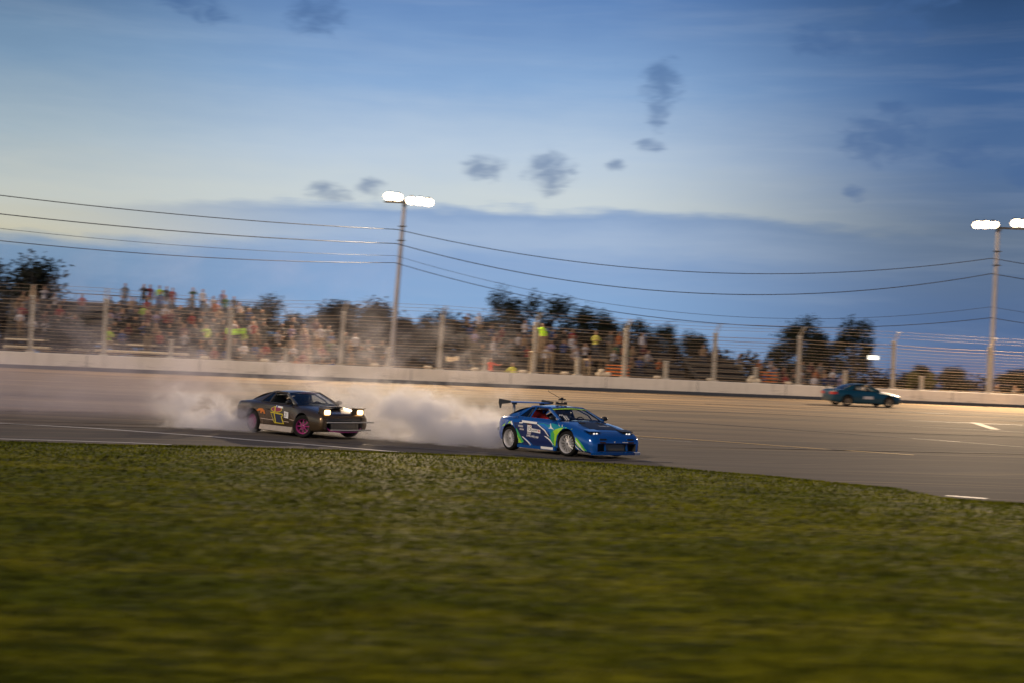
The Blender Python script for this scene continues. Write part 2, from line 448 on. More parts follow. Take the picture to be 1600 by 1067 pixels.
def wallsec(prof, name, m_):
    rows = []
    for X in wxs:
        d = Vector((1, (wallY(X+.1)-wallY(X-.1))/.2, 0)).normalized(); n = Vector((-d.y, d.x, 0))
        rows.append([(X+n.x*u, wallY(X)+n.y*u-wallY(0), z) for u, z in prof])
    mb = MB(); mb.grid(rows); return mb.build(name, m_, wall, 30)
wallsec([(0, .17), (0, .88), (.03, .92), (.27, .92), (.30, .88), (.30, -.3)], 'barrier', M_conc)
wallsec([(.02, -.1), (-.006, -.1), (-.006, .20), (.02, .20)], 'foot_strip', M_darkband)  # plain dark band along the bottom of the wall
# panel joints
jm = MB()
for X in np.arange(-90, 100, 6.0):
    jm.box((X, wallY(X)-wallY(0)-.004, .54), (.035, .02, .68), rot=Matrix.Rotation(math.atan(.297), 3, 'Z'))
jo = jm.build('joint', M_darkband, wall, None); jo['kind'] = 'stuff'

M_post = mat('galvanised_post', (.47, .43, .37), .5, metal=.2, var=.25, vscale=5)
M_cable = mat('fence_cable', (.30, .22, .15), .8)
fence = empty('catch_fence', (0, wallY(0), ZW+WH), label='tall cable catch fence with angled top arms standing on the concrete wall', cat='fence')
FO = Vector((0, wallY(0), ZW+WH))
def wpt(px):                                   # point on the wall axis seen at an image column
    r_ = ray(px, 585); lo = 40.
    for _ in range(60):
        X = r_.x*lo; lo = wallY(X)+.22
    return r_.x*lo, lo
tall = [(-330,113,0),(-180,112,0),(-30,112,0),(45,112,0),(160,111,0),(355,101,.02),(530,106,.04),(685,106,.035),(833,101,.03),(975,97,.025),(1115,95,.015),(1247,96,.01),(1395,94,0),(1545,91,0),(1690,90,0),(1840,90,0)]
short = [(265,52),(445,46),(605,52),(757,44),(902,50),(1040,50),(1180,46),(1320,46),(1440,42),(1620,42)]
POSTX = []
def post_mb(H, arm=True):
    mb = MB()
    for s_ in (-1, 1):
        mb.box((s_*.10, 0, H/2), (.05, .12, H))
    mb.box((0, 0, H/2), (.16, .03, H))
    mb.box((0, 0, .04), (.5, .28, .08)); mb.box((0, 0, H+.02), (.34, .14, .07))
    if arm:
        for s_ in (-1, 1):
            mb.tube([(s_*.1, 0, H), (s_*.1+.02, -.15, H+.25), (s_*.1+.05, -.55, H+.62)], .03, 6)
    return mb
for px, hp, lean in tall:
    X, Y = wpt(px); H = hp/(FPX/Y)-WH; POSTX.append((X, Y, H, lean))
    o = post_mb(H).build('post', M_post, fence, 30); o.location = Vector((X, Y, ZW+WH))-FO; o.rotation_euler = (0, lean, math.atan(.297))
for px, hp in short:
    X, Y = wpt(px); H = hp/(FPX/Y)-WH
    o = post_mb(H, False).build('short_post', M_post, fence, 30); o.location = Vector((X, Y, ZW+WH))-FO; o.rotation_euler = (0, .015, math.atan(.297))
# cables: between every pair of posts, a little slack
hs = [.1, .28, .46, .64, .82, 1.0, 1.18, 1.36, 1.54, 1.72, 1.92, 2.12, 2.32, 2.52, 2.74, 2.96]
for i, f in enumerate(hs):
    mb = MB(); pts = []
    for j in range(len(POSTX)-1):
        a, b = POSTX[j], POSTX[j+1]
        for k in range(4):
            t_ = k/4; X = a[0]+(b[0]-a[0])*t_; Y = a[1]+(b[1]-a[1])*t_; H = a[2]+(b[2]-a[2])*t_; ln = a[3]+(b[3]-a[3])*t_
            fz = f/3.15*H; sag = (.03+.02*math.sin(i*2.1+j*1.7))*4*t_*(1-t_)
            pts.append((X+ln*fz, Y-.06-FO.y, fz-sag))
    a = POSTX[-1]; pts.append((a[0], a[1]-.06-FO.y, f/3.15*a[2]))
    mb.tube(pts, .017 if i in (0, 7, 14, 15) else .0095, 5)
    mb.build('cable', M_cable, fence, 180)
for k in range(3):                             # wires carried by the top arms
    mb = MB(); pts = []
    for a in POSTX: pts.append((a[0], a[1]-.15-.2*k-FO.y, a[2]+.25+.19*k))
    mb.tube(pts, .009, 5).build('cable', M_cable, fence, 180)
# woven mesh: thin upright wires
mw = MB()
X = POSTX[0][0]
while X < POSTX[-1][0]:
    H = float(np.interp(X, [p[0] for p in POSTX], [p[2] for p in POSTX]))
    y = float(np.interp(X, [p[0] for p in POSTX], [p[1] for p in POSTX]))-.05-FO.y
    mw.add([(X-.003, y, .05), (X+.003, y, .05), (X+.003, y, H*.95), (X-.003, y, H*.95)], [(0, 1, 2, 3)]); X += .16
mo = mw.build('wire_mesh', mat('dark_mesh_wire', (.12, .10, .09), .8), fence, None); mo['kind'] = 'stuff'

# ------------------------------------------------------------------ floodlight poles and power lines
M_pole = mat('weathered_pole', (.33, .31, .32), .8, var=.35, vscale=3, vmap=(4, 4, .4))
M_steel = mat('dark_steel', (.10, .095, .09), .5, metal=.6)
M_lens = mat('lit_floodlight_glass', (1, 1, 1), .3, emit=(1.0, .74, .46), estr=14)
def light_pole(px_base, depth, top, lean, heads, label, lamp=True):
    X = (px_base-800)/FPX*depth if isinstance(px_base, (int, float)) else px_base[0]
    zg = ZW-.25
    t = empty('light_pole', (X, depth, zg), label=label, cat='light pole', group='floodlight poles behind the fence')
    Hp = top-zg
    mb = MB(); mb.tube([(0, 0, -.3), (lean*.5, 0, Hp*.5), (lean, 0, Hp)], .2, 12, r_end=.13)
    for k in range(10): mb.box((lean*(.25+k*.06), -.19, Hp*(.25+k*.06)), (.04, .1, .03))
    mb.build('pole', M_pole, t, 40)
    xs = [h[0] for h in heads]
    mb = MB(); mb.box((lean+(min(xs)+max(xs))/2, -.22, Hp-.22), (max(xs)-min(xs)+.7, .12, .14)); mb.build('crossarm', M_steel, t, None); mb = MB(); mb.box((lean, -.12, Hp-.3), (.3, .3, .3)); mb.build('clamp', M_steel, t, None)
    for dz_ in (1.9, 2.9): MB().box((lean*(1-dz_/Hp), -.12, Hp-dz_), (.55, .1, .08)).build('wire_arm', M_steel, t, None)
    for hx, hz_, r in heads:
        # bowl-shaped reflector tipped down towards the track
        tip = R(32)
        rot = Matrix.Rotation(tip, 3, 'X')
        o = MB().lathe([(.08, .42), (.16, .40), (.30*r/.36, .26), (r, .02), (r+.02, 0), (r, -.02), (r-.02, .02)], n=20).build('floodlight', M_steel, t, 40)
        # lathe axis y, opening towards -y
        o.location = (lean+hx, -.42, Hp-.22+hz_); o.rotation_euler = (tip, 0, 0)
        mb = MB(); mb.lathe([(0, -.09), (r*.5, -.075), (r*.85, -.035), (r-.005, .0)], n=20)
        mb.build('lens', M_lens, o, 60)
        MB().box((0, .42, -.02), (.1, .1, .5)).build('bracket', M_steel, o, None)
    if lamp:
        sd = bpy.data.lights.new('floodlight_beam', 'SPOT'); so = bpy.data.objects.new('floodlight_beam', sd); COL.objects.link(so)
        sd.energy = 60000; sd.color = (1.0, .73, .45); sd.spot_size = R(128); sd.spot_blend = .5; sd.shadow_soft_size = .7
        so.parent = t; so.location = (lean, -1.1, Hp-.3)
        so.rotation_euler = Vector((0, -.85, -.42)).to_track_quat('-Z', 'Y').to_euler()
    return t
H1 = (hz(628)-312)/FPX*100+EYE; H2 = (hz(1556)-352)/FPX*102+EYE
light_pole(611, 100, H1, .55, [(-1.05, .36, .36), (-.50, .32, .34), (.50, .12, .34), (1.1, .10, .36), (1.68, .04, .34)], 'tall floodlight pole with lit lamps rising behind the fence near the middle of the track')
light_pole(1548, 102, H2, .28, [(-1.6, .14, .32), (-1.02, .16, .33), (-.45, .18, .30), (1.15, .38, .34), (1.75, .38, .34)], 'tall floodlight pole with lit lamps beside the person leaning on the wall')
light_pole((-47,), 68, H1, .1, [(-1.2, .3, .4), (-.5, .3, .4), (.6, .3, .4), (1.2, .3, .4)], 'tall floodlight pole beyond the left end of the grandstand', lamp=False)
light_pole((77,), 116, H2, .1, [(-1.2, .3, .4), (-.5, .3, .4), (.6, .3, .4), (1.2, .3, .4)], 'tall floodlight pole at the far right end of the fence', lamp=False)
M_wire = mat('black_power_cable', (.035, .04, .055), .6)
def span(pts_sags, r, label):
    mb = MB(); pts = []
    for (a, b, s) in pts_sags:
        a, b = Vector(a), Vector(b)
        for k in range(24):
            t_ = k/24; p = a.lerp(b, t_); p.z -= 4*s*t_*(1-t_); pts.append(p)
    pts.append(Vector(pts_sags[-1][1]))
    mb.tube(pts, r, 5)
    o = mb.build('power_line', M_wire, None, 180); setp(o, label, 'power line', 'power lines strung between the floodlight poles')
p1 = lambda px, py: P(px, py, 99.8); p2 = lambda px, py: P(px, py, 101.8)
lbls = ['topmost black power line strung between the floodlight poles', 'second black power line from the top between the floodlight poles',
        'lowest black power line sagging between the floodlight poles', 'thin faint power line third from the top of the poles']
for lb, a, b, zl, s0, s1, r in ((lbls[0], (620, 359), (1550, 404), 12.2, .8, 2.0, .027), (lbls[1], (619, 381), (1549, 428), 11.15, .85, 2.45, .029),
                                (lbls[2], (617, 411), (1548, 497), 9.9, 1.1, 2.2, .024), (lbls[3], (618, 400), (1548, 480), 10.5, .95, 2.3, .014)):
    A, B = p1(*a), p2(*b)
    span([((-47, 67.8, zl), A, s0), (A, B, s1), (B, (77, 115.8, B.z), 1.0)], r, lb)

# ------------------------------------------------------------------ trees
M_bark = mat('bark', (.045, .035, .026), .9, var=.4, vscale=6, bump=.4)
def leaf_mat(name, a, b_):
    m_ = bpy.data.materials.new(name); m_.use_nodes = True; t_ = NT(m_.node_tree); b = t_.n['Principled BSDF']
    hv = t_.new('ShaderNodeNewGeometry').outputs['Random Per Island']
    t_.l.new(t_.mix(hv, a, b_), b.inputs['Base Color']); b.inputs['Roughness'].default_value = .7; b.inputs['Specular IOR Level'].default_value = .2
    return m_
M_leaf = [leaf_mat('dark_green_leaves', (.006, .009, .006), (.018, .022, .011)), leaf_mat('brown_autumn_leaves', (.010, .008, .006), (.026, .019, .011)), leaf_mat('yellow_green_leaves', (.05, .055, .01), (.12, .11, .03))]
def leaf_cloud(blobs, n, size, seed, zsq=1.0):
    g_ = np.random.default_rng(seed)
    w = np.array([b[3]**2 for b in blobs]); w = w/w.sum()
    idx = g_.choice(len(blobs), n, p=w); B = np.array([[b[0], b[1], b[2], b[3]] for b in blobs])[idx]
    d = g_.normal(size=(n, 3)); d /= np.linalg.norm(d, axis=1)[:, None]
    rad = B[:, 3]*np.power(g_.random(n), .45)*(1+.22*g_.normal(size=n))
    c = B[:, :3]+d*rad[:, None]*np.array([1, 1, zsq])
    a = g_.normal(size=(n, 3)); a /= np.linalg.norm(a, axis=1)[:, None]
    b = np.cross(a, g_.normal(size=(n, 3))); b /= np.linalg.norm(b, axis=1)[:, None]
    s = size*(.6+.8*g_.random(n))[:, None]
    v = np.stack([c-a*s, c+b*s*.55, c+a*s, c-b*s*.55], 1).astype(np.float32)
    me = bpy.data.meshes.new('crown'); me.vertices.add(n*4); me.vertices.foreach_set('co', v.reshape(-1))
    me.loops.add(n*4); me.loops.foreach_set('vertex_index', np.arange(n*4, dtype=np.int32))
    me.polygons.add(n); me.polygons.foreach_set('loop_start', np.arange(0, n*4, 4, dtype=np.int32)); me.polygons.foreach_set('loop_total', np.full(n, 4, np.int32))
    me.update(calc_edges=True); return me
def make_tree_meshes(kind, seed):
    """unit tree: 1 m tall, crown spread about .45 each side"""
    g_ = random.Random(seed); bl = []; limbs = MB(); K = 1.45
    lo = {'round': .28, 'tall': .35, 'open': .42}[kind]
    limbs.tube([(0, 0, -.05), (.005, 0, .2), (.012, .0, .45), (0, .01, .8)], [.034, .026, .018, .006], 7)
    nb = {'round': 26, 'tall': 24, 'open': 22}[kind]
    for i in range(nb):
        z = lo+(.92-lo)*((i+.5)/nb); t_ = (z-lo)/(1-lo)
        wd = {'round': .36*math.sin(math.pi*min(1, .16+t_*.80))+.03, 'tall': .27*math.sin(math.pi*min(1, .2+t_*.72))+.02, 'open': .36*math.sin(math.pi*min(1, .12+t_*.76))}[kind]
        a = g_.random()*6.283; r = wd*(.55+.5*g_.random())
        x, y = r*math.cos(a), r*math.sin(a)
        bl.append((x, y, z*(.97+.06*g_.random()), {'round': .135, 'tall': .115, 'open': .10}[kind]*(.65+.6*g_.random())*1.3))
        zb = max(.18, z-.22-.1*g_.random())
        limbs.tube([(0, 0, zb), (x*.5, y*.5, zb+(z-zb)*.6), (x, y, z)], [.012, .008, .003], 5)
    n = {'round': 12000, 'tall': 5600, 'open': 4200}[kind]
    crown = leaf_cloud(bl, n, .0165, seed, .8)
    limbs_me = limbs.mesh('trunk')
    return limbs_me, crown
protos = {}
def tree(px, top, base_half, depth, kind, seed, lf, label, name='tree'):
    key = (kind, seed, lf)
    if key not in protos:
        a, b = make_tree_meshes(kind, seed); a.materials.append(M_bark); b.materials.append(M_leaf[lf]); protos[key] = (a, b)
    a, b = protos[key]
    z0 = ZW-.25; zt = EYE+(hz(px)-top)/FPX*depth; H = (zt-z0)*.94; Wd = base_half/FPX*depth/.37
    t = empty(name, ((px-800)/FPX*depth, depth, z0), random.random()*6, label=label, cat='tree', group='dark trees standing behind the track')
    t.scale = (Wd, Wd, H)
    o = bpy.data.objects.new('trunk', a); COL.objects.link(o); o.parent = t
    o = bpy.data.objects.new('crown', b); COL.objects.link(o); o.parent = t
    return t
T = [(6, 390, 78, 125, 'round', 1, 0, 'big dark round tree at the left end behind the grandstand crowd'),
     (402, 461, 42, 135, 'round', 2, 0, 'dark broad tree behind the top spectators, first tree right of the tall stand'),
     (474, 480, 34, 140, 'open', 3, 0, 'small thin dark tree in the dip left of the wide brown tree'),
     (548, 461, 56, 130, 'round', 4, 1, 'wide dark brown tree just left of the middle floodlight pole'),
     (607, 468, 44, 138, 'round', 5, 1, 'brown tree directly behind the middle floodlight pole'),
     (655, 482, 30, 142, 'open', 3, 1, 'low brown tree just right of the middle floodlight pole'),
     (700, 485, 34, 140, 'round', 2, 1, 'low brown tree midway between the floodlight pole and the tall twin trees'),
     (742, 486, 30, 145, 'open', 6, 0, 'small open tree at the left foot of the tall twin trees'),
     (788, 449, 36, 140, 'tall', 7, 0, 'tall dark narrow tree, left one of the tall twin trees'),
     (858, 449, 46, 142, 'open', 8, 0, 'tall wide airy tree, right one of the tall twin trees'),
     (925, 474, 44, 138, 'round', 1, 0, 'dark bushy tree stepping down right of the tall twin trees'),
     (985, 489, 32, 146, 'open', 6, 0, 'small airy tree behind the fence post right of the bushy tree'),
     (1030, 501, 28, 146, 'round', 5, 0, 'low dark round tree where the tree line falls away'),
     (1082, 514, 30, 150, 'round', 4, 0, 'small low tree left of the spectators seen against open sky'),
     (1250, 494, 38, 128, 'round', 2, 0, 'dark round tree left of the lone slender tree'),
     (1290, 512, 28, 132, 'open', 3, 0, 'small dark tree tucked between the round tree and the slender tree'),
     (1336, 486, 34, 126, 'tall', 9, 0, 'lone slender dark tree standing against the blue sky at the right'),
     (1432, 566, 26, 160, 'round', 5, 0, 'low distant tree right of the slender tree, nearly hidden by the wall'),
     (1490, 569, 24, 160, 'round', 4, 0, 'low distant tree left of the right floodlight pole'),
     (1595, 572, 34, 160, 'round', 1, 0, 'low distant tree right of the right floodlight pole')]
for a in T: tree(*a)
# a dark leafy bush right behind the fence, and a yellowish one further along
def bush(px, y0, y1, half, depth, lf, seed, label):
    zt = EYE+(hz(px)-y0)/FPX*depth; z0 = EYE+(hz(px)-y1)/FPX*depth; H = zt-z0; Wd = half/FPX*depth
    bl = [(random.uniform(-.62, .62)*Wd, random.uniform(-.4, .4)*Wd, z0+H*random.uniform(.15, .78), H*.26) for _ in range(16)]
    me = leaf_cloud(bl, 5200, .07, seed)
    t = empty('bush', ((px-800)/FPX*depth, depth, 0), label=label, cat='bush')
    link('foliage', me, M_leaf[lf], t)
    mb = MB()
    for k in range(6): mb.tube([(random.uniform(-.2, .2), 0, ZW-.3), (bl[k][0]*.5, bl[k][1]*.5, (z0+zt)/2), bl[k][:3]], [.05, .035, .015], 5)
    mb.build('stem', M_bark, t, 60)
bush(112, 490, 552, 44, 88.5-6, 0, 31, 'big dark bush between the fence and the left grandstand')
bush(1440, 580, 606, 28, 101, 2, 32, 'low yellow-green bush behind the wall near the right end')
# far wood: a low dark mass
bl = []
for X in np.arange(-95, 120, 1.8):
    bl.append((X, 162+random.uniform(-4, 4), ZW+random.uniform(.6, 2.2), random.uniform(1.3, 2.0)))
for X in np.arange(-60, 42, 1.5):              # taller brush directly behind the stands
    hh = np.interp(X, [-60, -35, -5, 8, 22, 30, 42], [5.0, 5.0, 5.6, 5.0, 3.6, 2.6, 1.4])
    for k in range(3): bl.append((X, 126+random.uniform(-4, 4)+X*.2, ZW+hh*(.15+.3*k)*random.uniform(.85, 1.1), hh*.22+.3))
me = leaf_cloud(bl, 52000, .26, 77)
setp(link('far_wood', me, M_leaf[1]), 'dark brush and distant wood behind the stands', 'wood', kind='stuff')

# ------------------------------------------------------------------ grandstands
M_alu = mat('aluminium_plank', (.62, .53, .40), .55, metal=.1, var=.25, vscale=3)
M_plank = mat('dark_bench_plank', (.10, .08, .06), .8, var=.3, vscale=3)
M_frame = mat('stand_frame', (.07, .065, .06), .7, metal=.2)
SLOPE = math.atan(.297)
ROWD, ROWH = .8, .44
def stand(px0, px1, back, n, label, z0, pale=0):
    """stand seen between two image columns, first row 'back' metres behind the wall, n rows"""
    a = wpt(px0); b = wpt(px1)
    A = Vector((a[0], a[1]+back, z0)); B = Vector((b[0], b[1]+back, z0)); W = (B-A).length
    t = empty('grandstand', A, math.atan2((B-A).y, (B-A).x), label=label, cat='grandstand', group='bleacher stands behind the fence')
    for i in range(n):
        mb = MB(); mb.box((W/2, i*ROWD, i*ROWH+.42), (W, .28, .04)); mb.box((W/2, i*ROWD-.14, i*ROWH+.38), (W, .03, .06))
        mb.build('bench', M_alu if i < pale else M_plank, t, None)
        mb = MB(); mb.box((W/2, i*ROWD-.42, i*ROWH+.0), (W, .5, .04)); mb.box((W/2, i*ROWD-.66, i*ROWH-.09), (W, .03, .14))
        mb.build('footboard', M_alu if i < pale else M_plank, t, None)
        if i >= pale: MB().box((W/2, i*ROWD+.12, i*ROWH+.2), (W, .02, .40)).build('riser', M_frame, t, None)
    mb = MB(); k = 0.0
    while k <= W+.01:
        mb.box((min(k, W-.05), n*ROWD/2-.4, n*ROWH/2-.15), (.07, math.hypot(n*ROWD, n*ROWH), .1), rot=Matrix.Rotation(math.atan2(ROWH, ROWD), 3, 'X'))
        for i in range(0, n, 2): mb.box((min(k, W-.05), i*ROWD, (i*ROWH-1.6)/2-.1), (.06, .06, i*ROWH+1.6))
        k += 2.2
    mb.build('frame', M_frame, t, None)
    mb = MB(); yb = (n-1)*ROWD+.35; zb = (n-1)*ROWH
    for h in (.55, 1.0): mb.tube([(0, yb, zb+h), (W, yb, zb+h)], .025, 6)
    k = 0.0
    while k <= W+.01: mb.tube([(min(k, W), yb, zb-.3), (min(k, W), yb, zb+1.0)], .025, 6); k += 2.0
    mb.build('guard_rail', M_frame, t, None)
    return t, W

# ------------------------------------------------------------------ people
M_skin = mat('skin', (.30, .17, .11), .6)
M_hair = mat('dark_hair', (.03, .022, .016), .7)
def tint_mat(name):
    m_ = bpy.data.materials.new(name); m_.use_nodes = True; t_ = NT(m_.node_tree); b = t_.n['Principled BSDF']
    t_.l.new(t_.new('ShaderNodeObjectInfo').outputs['Color'], b.inputs['Base Color']); b.inputs['Roughness'].default_value = .85
    return m_
M_shirt = tint_mat('shirt_cloth')
M_trous = [mat('dark_jeans', (.03, .038, .06), .85), mat('khaki_trousers', (.17, .13, .085), .85), mat('black_trousers', (.018, .018, .02), .85)]
def skin_body(name, J, E, mats, classify, levels=1):
    """J: {joint: (x,y,z,rx,ry)}, E: edges between joints -> one continuous skinned mesh"""
    names = list(J); me = bpy.data.meshes.new(name+'_sk')
    me.from_pydata([J[k][:3] for k in names], [(names.index(a), names.index(b)) for a, b in E], [])
    o = bpy.data.objects.new(name+'_sk', me); COL.objects.link(o)
    md = o.modifiers.new('s', 'SKIN'); md.use_smooth_shade = True
    for i, k in enumerate(names):
        sv = me.skin_vertices[0].data[i]; sv.radius = (J[k][3], J[k][4] if len(J[k]) > 4 else J[k][3]); sv.use_root = (i == 0)
    o.modifiers.new('d', 'SUBSURF').levels = levels
    dg = bpy.context.evaluated_depsgraph_get(); dg.update()
    out = bpy.data.meshes.new_from_object(o.evaluated_get(dg)); out.name = name
    bpy.data.objects.remove(o); bpy.data.meshes.remove(me)
    out.materials.clear()
    for m_ in mats: out.materials.append(m_)
    for p in out.polygons: p.material_index = classify(p.center); p.use_smooth = True
    return out
def figure(pose, arms, trous, seed=0):
    g_ = random.Random(seed)
    sit = pose == 'sit'
    pz = .52 if sit else .93; hy = 0.0
    lean = {'sit': -.10, 'stand': 0.0, 'lean': -.22}[pose]
    def up(z, y=0.0): return (pz+z, lean*(z/.55)+y)
    J = {}
    def add(k, x, y, z, rx, ry=None): J[k] = (x, y, z, rx, ry or rx)
    add('pelvis', 0, hy, pz, .15, .11)
    z, y = up(.18); add('waist', 0, y, z, .135, .10)
    z, y = up(.36); add('chest', 0, y, z, .165, .115)
    z, y = up(.49); add('upper', 0, y, z, .12, .085)
    z, y = up(.56); add('neck', 0, y-.01, z, .055)
    z, y = up(.64); add('jaw', 0, y-.03, z, .075, .085)
    z, y = up(.74); add('head', 0, y-.03, z, .085, .10)
    z, y = up(.82); add('crownp', 0, y-.02, z, .06, .07)
    E = [('pelvis','waist'),('waist','chest'),('chest','upper'),('upper','neck'),('neck','jaw'),('jaw','head'),('head','crownp')]
    for s_ in (-1, 1):
        n_ = 'l' if s_ < 0 else 'r'; zs, ys = up(.46)
        add(n_+'sh', s_*.19, ys, zs, .062)
        a = arms if isinstance(arms, str) else arms[0 if s_ < 0 else 1]
        if a == 'down': el_, wr, hd = (s_*.25, ys+.02, zs-.28), (s_*.25, ys-.05, zs-.52), (s_*.245, ys-.08, zs-.62)
        elif a == 'cross': el_, wr, hd = (s_*.25, ys-.06, zs-.24), (s_*.03, ys-.24, zs-.22), (-s_*.07, ys-.24, zs-.20)
        elif a == 'up': el_, wr, hd = (s_*.27, ys-.16, zs-.12), (s_*.10, ys-.32, zs+.10), (s_*.05, ys-.33, zs+.17)
        elif a == 'hip': el_, wr, hd = (s_*.40, ys+.06, zs-.24), (s_*.22, ys-.04, zs-.42), (s_*.16, ys-.05, zs-.45)
        elif a == 'out': el_, wr, hd = (s_*.42, ys-.05, zs-.10), (s_*.64, ys-.10, zs-.02), (s_*.74, ys-.12, zs+.02)
        else: el_, wr, hd = (s_*.26, ys-.08, zs-.26), (s_*.14, -.34 if sit else ys-.28, pz+.12), (s_*.09, -.42 if sit else ys-.36, pz+.12)
        add(n_+'el', *el_, .045); add(n_+'wr', *wr, .030); add(n_+'ha', *hd, .038, .024)
        E += [('upper', n_+'sh'), (n_+'sh', n_+'el'), (n_+'el', n_+'wr'), (n_+'wr', n_+'ha')]
        add(n_+'hip', s_*.10, hy, pz-.06, .095)
        if sit: kn, an, to = (s_*.13, -.44, .50), (s_*.13, -.46, .10), (s_*.14, -.62, .045)
        else: kn, an, to = (s_*.12, -.03, .50), (s_*.13, .02, .10), (s_*.15, -.13, .045)
        add(n_+'kn', *kn, .065); add(n_+'an', *an, .045); add(n_+'to', *to, .042, .035)
        E += [('pelvis', n_+'hip'), (n_+'hip', n_+'kn'), (n_+'kn', n_+'an'), (n_+'an', n_+'to')]
    def cls(c):
        zr = c.z-pz
        hz_, hy_ = up(.60)
        if c.z > hz_-.02 and abs(c.x) < .13 and c.y > (lean-.2): return 3 if (c.z > hz_+.20 or c.y > hy_+.035) else 2
        if abs(c.x) > .02:
            for s_ in ('l', 'r'):
                w_ = J[s_+'wr']; h_ = J[s_+'ha']
                if (Vector(w_[:3])-c).length < .085 or (Vector(h_[:3])-c).length < .09: return 2
        if zr < .02 and (not sit or c.z < .66 and abs(c.x) < .3): return 1
        return 0
    return skin_body('person', J, E, [M_shirt, M_trous[trous], M_skin, M_hair], cls)
FIG = {('stand', 'down'): figure('stand', 'down', 0), ('stand', 'hip'): figure('stand', ('hip', 'down'), 1), ('stand', 'cross'): figure('stand', 'cross', 0),
       ('stand', 'up'): figure('stand', ('up', 'up'), 2), ('sit', 'lap'): figure('sit', 'lap', 0), ('sit', 'cross'): figure('sit', 'cross', 1),
       ('sit', 'up'): figure('sit', ('up', 'lap'), 2), ('lean', 'lap'): figure('lean', 'lap', 2), ('stand', 'out'): figure('stand', 'out', 2)}
SHIRTS = [('white', (.40, .38, .42), 5), ('black', (.018, .018, .02), 12), ('red', (.20, .025, .025), 3), ('blue', (.025, .05, .16), 4), ('grey', (.10, .10, .11), 5), ('orange', (.30, .09, .03), 2),
          ('tan', (.20, .13, .08), 4), ('lime green', (.30, .45, .03), 1), ('maroon', (.08, .02, .025), 3), ('lilac', (.24, .20, .32), 2), ('green', (.04, .09, .04), 1)]
SB = [s for s in SHIRTS for _ in range(s[2])]
def person(loc, rz, pose, arms, color, label, group, sc=1.0):
    o = bpy.data.objects.new('person', FIG[(pose, arms)]); COL.objects.link(o)
    o.location = loc; o.rotation_euler = (0, 0, rz); o.color = (*color, 1); o.scale = (sc, sc, sc)
    return setp(o, label, 'person', group)
USED = set()
def fill(st, W, n, where, grp, lo_row, dens, xlo=0.0, xhi=1.0, hi_row=None, topstand=.8):
    """people on the rows of a stand"""
    M_ = Matrix.Translation(st.location) @ Matrix.Rotation(st.rotation_euler.z, 4, 'Z'); c = 0
    for i in range(lo_row, hi_row if hi_row is not None else n):
        x = xlo*W+random.uniform(.2, .9)
        while x < xhi*W-.2:
            if random.random() < dens:
                nm, colr, _ = random.choice(SB); k = random.uniform(.75, 1.15); colr = tuple(min(.8, v*k) for v in colr)
                top = i == n-1
                if top and random.random() < topstand or (not top and random.random() < .16):
                    pose, arms = 'stand', random.choice(['down', 'hip', 'cross', 'up', 'down']); dy = -.30
                else: pose, arms = 'sit', random.choice(['lap', 'cross', 'up', 'lap']); dy = 0.0
                tries = 0
                p = M_ @ Vector((x, i*ROWD+dy, i*ROWH+(.02 if pose == 'stand' else .02)))
                row = 'top row' if top else ['lowest', 'second', 'third', 'fourth', 'fifth', 'sixth', 'seventh', 'eighth', 'ninth'][i]+' row'; sec = ['left edge', 'left part', 'middle', 'right part', 'right edge'][min(4, int(5*x/W))]
                lb = f"{'standing' if pose == 'stand' else 'seated'} spectator, {nm} shirt, {row}, {sec} of {where}"
                while lb in USED and tries < 30:
                    nm, colr, _ = random.choice(SB); lb = f"{'standing' if pose == 'stand' else 'seated'} spectator, {nm} shirt, {row}, {sec} of {where}"; tries += 1
                USED.add(lb)
                person(p, st.rotation_euler.z+random.uniform(-.35, .35), pose, arms, colr, lb, grp, random.uniform(.93, 1.05)); c += 1
            x += random.choice([.3, .4, .45, .6, 1.1]) if i == n-1 and topstand == 1.0 else random.uniform(.55, .95)
    return c
n_p = 0
st, W = stand(-60, 262, 6.0, 10, 'tall bleacher stand with bare pale lower planks at the left end', ZW, 4)
n_p += fill(st, W, 10, 'the tall left stand', 'spectators on the tall left stand', 4, .80, 0.0, .42, 9)
n_p += fill(st, W, 10, 'the tall left stand', 'spectators on the tall left stand', 3, .93, .50, 1.0, 9)
n_p += fill(st, W, 10, 'the tall left stand', 'spectators on the tall left stand', 9, .86, .58, 1.0, 10, 1.0)
st, W = stand(268, 405, 5.0, 10, 'packed bleacher stand behind the lime green banner', ZW)
n_p += fill(st, W, 10, 'the stand behind the lime banner', 'spectators on the packed stand', 1, .92, 0, .72)
n_p += fill(st, W, 10, 'the stand behind the lime banner', 'spectators on the packed stand', 1, .9, .72, 1.0, 8)
st, W = stand(410, 520, 5.0, 6, 'middle-height bleacher stand right of the lime banner', ZW)
n_p += fill(st, W, 6, 'the stand right of the lime banner', 'spectators on the stand left of the middle light pole', 0, .95, topstand=.4)
st, W = stand(524, 612, 5.0, 4, 'lowest bleacher stand next to the middle light pole', ZW)
n_p += fill(st, W, 4, 'the low stand beside the light pole', 'spectators on the low stand', 1, .8, topstand=.3)
st, W = stand(752, 962, 6.5, 9, 'broad bleacher stand in front of the tall twin trees', ZW-.2)
n_p += fill(st, W, 9, 'the broad stand below tall trees', 'spectators on the broad stand', 4, .85, 0, .40)
n_p += fill(st, W, 9, 'the broad stand below tall trees', 'spectators on the broad stand', 3, .80, .40, 1.0, 8)
st, W = stand(990, 1112, 6.5, 7, 'narrow bleacher stand right of the broad stand', ZW-.2)
n_p += fill(st, W, 7, 'the narrow stand', 'spectators on the narrow stand', 3, .8, 0, .7)
st, W = stand(1132, 1220, 7.5, 6, 'small bleacher stand with a few people against the sky', ZW)
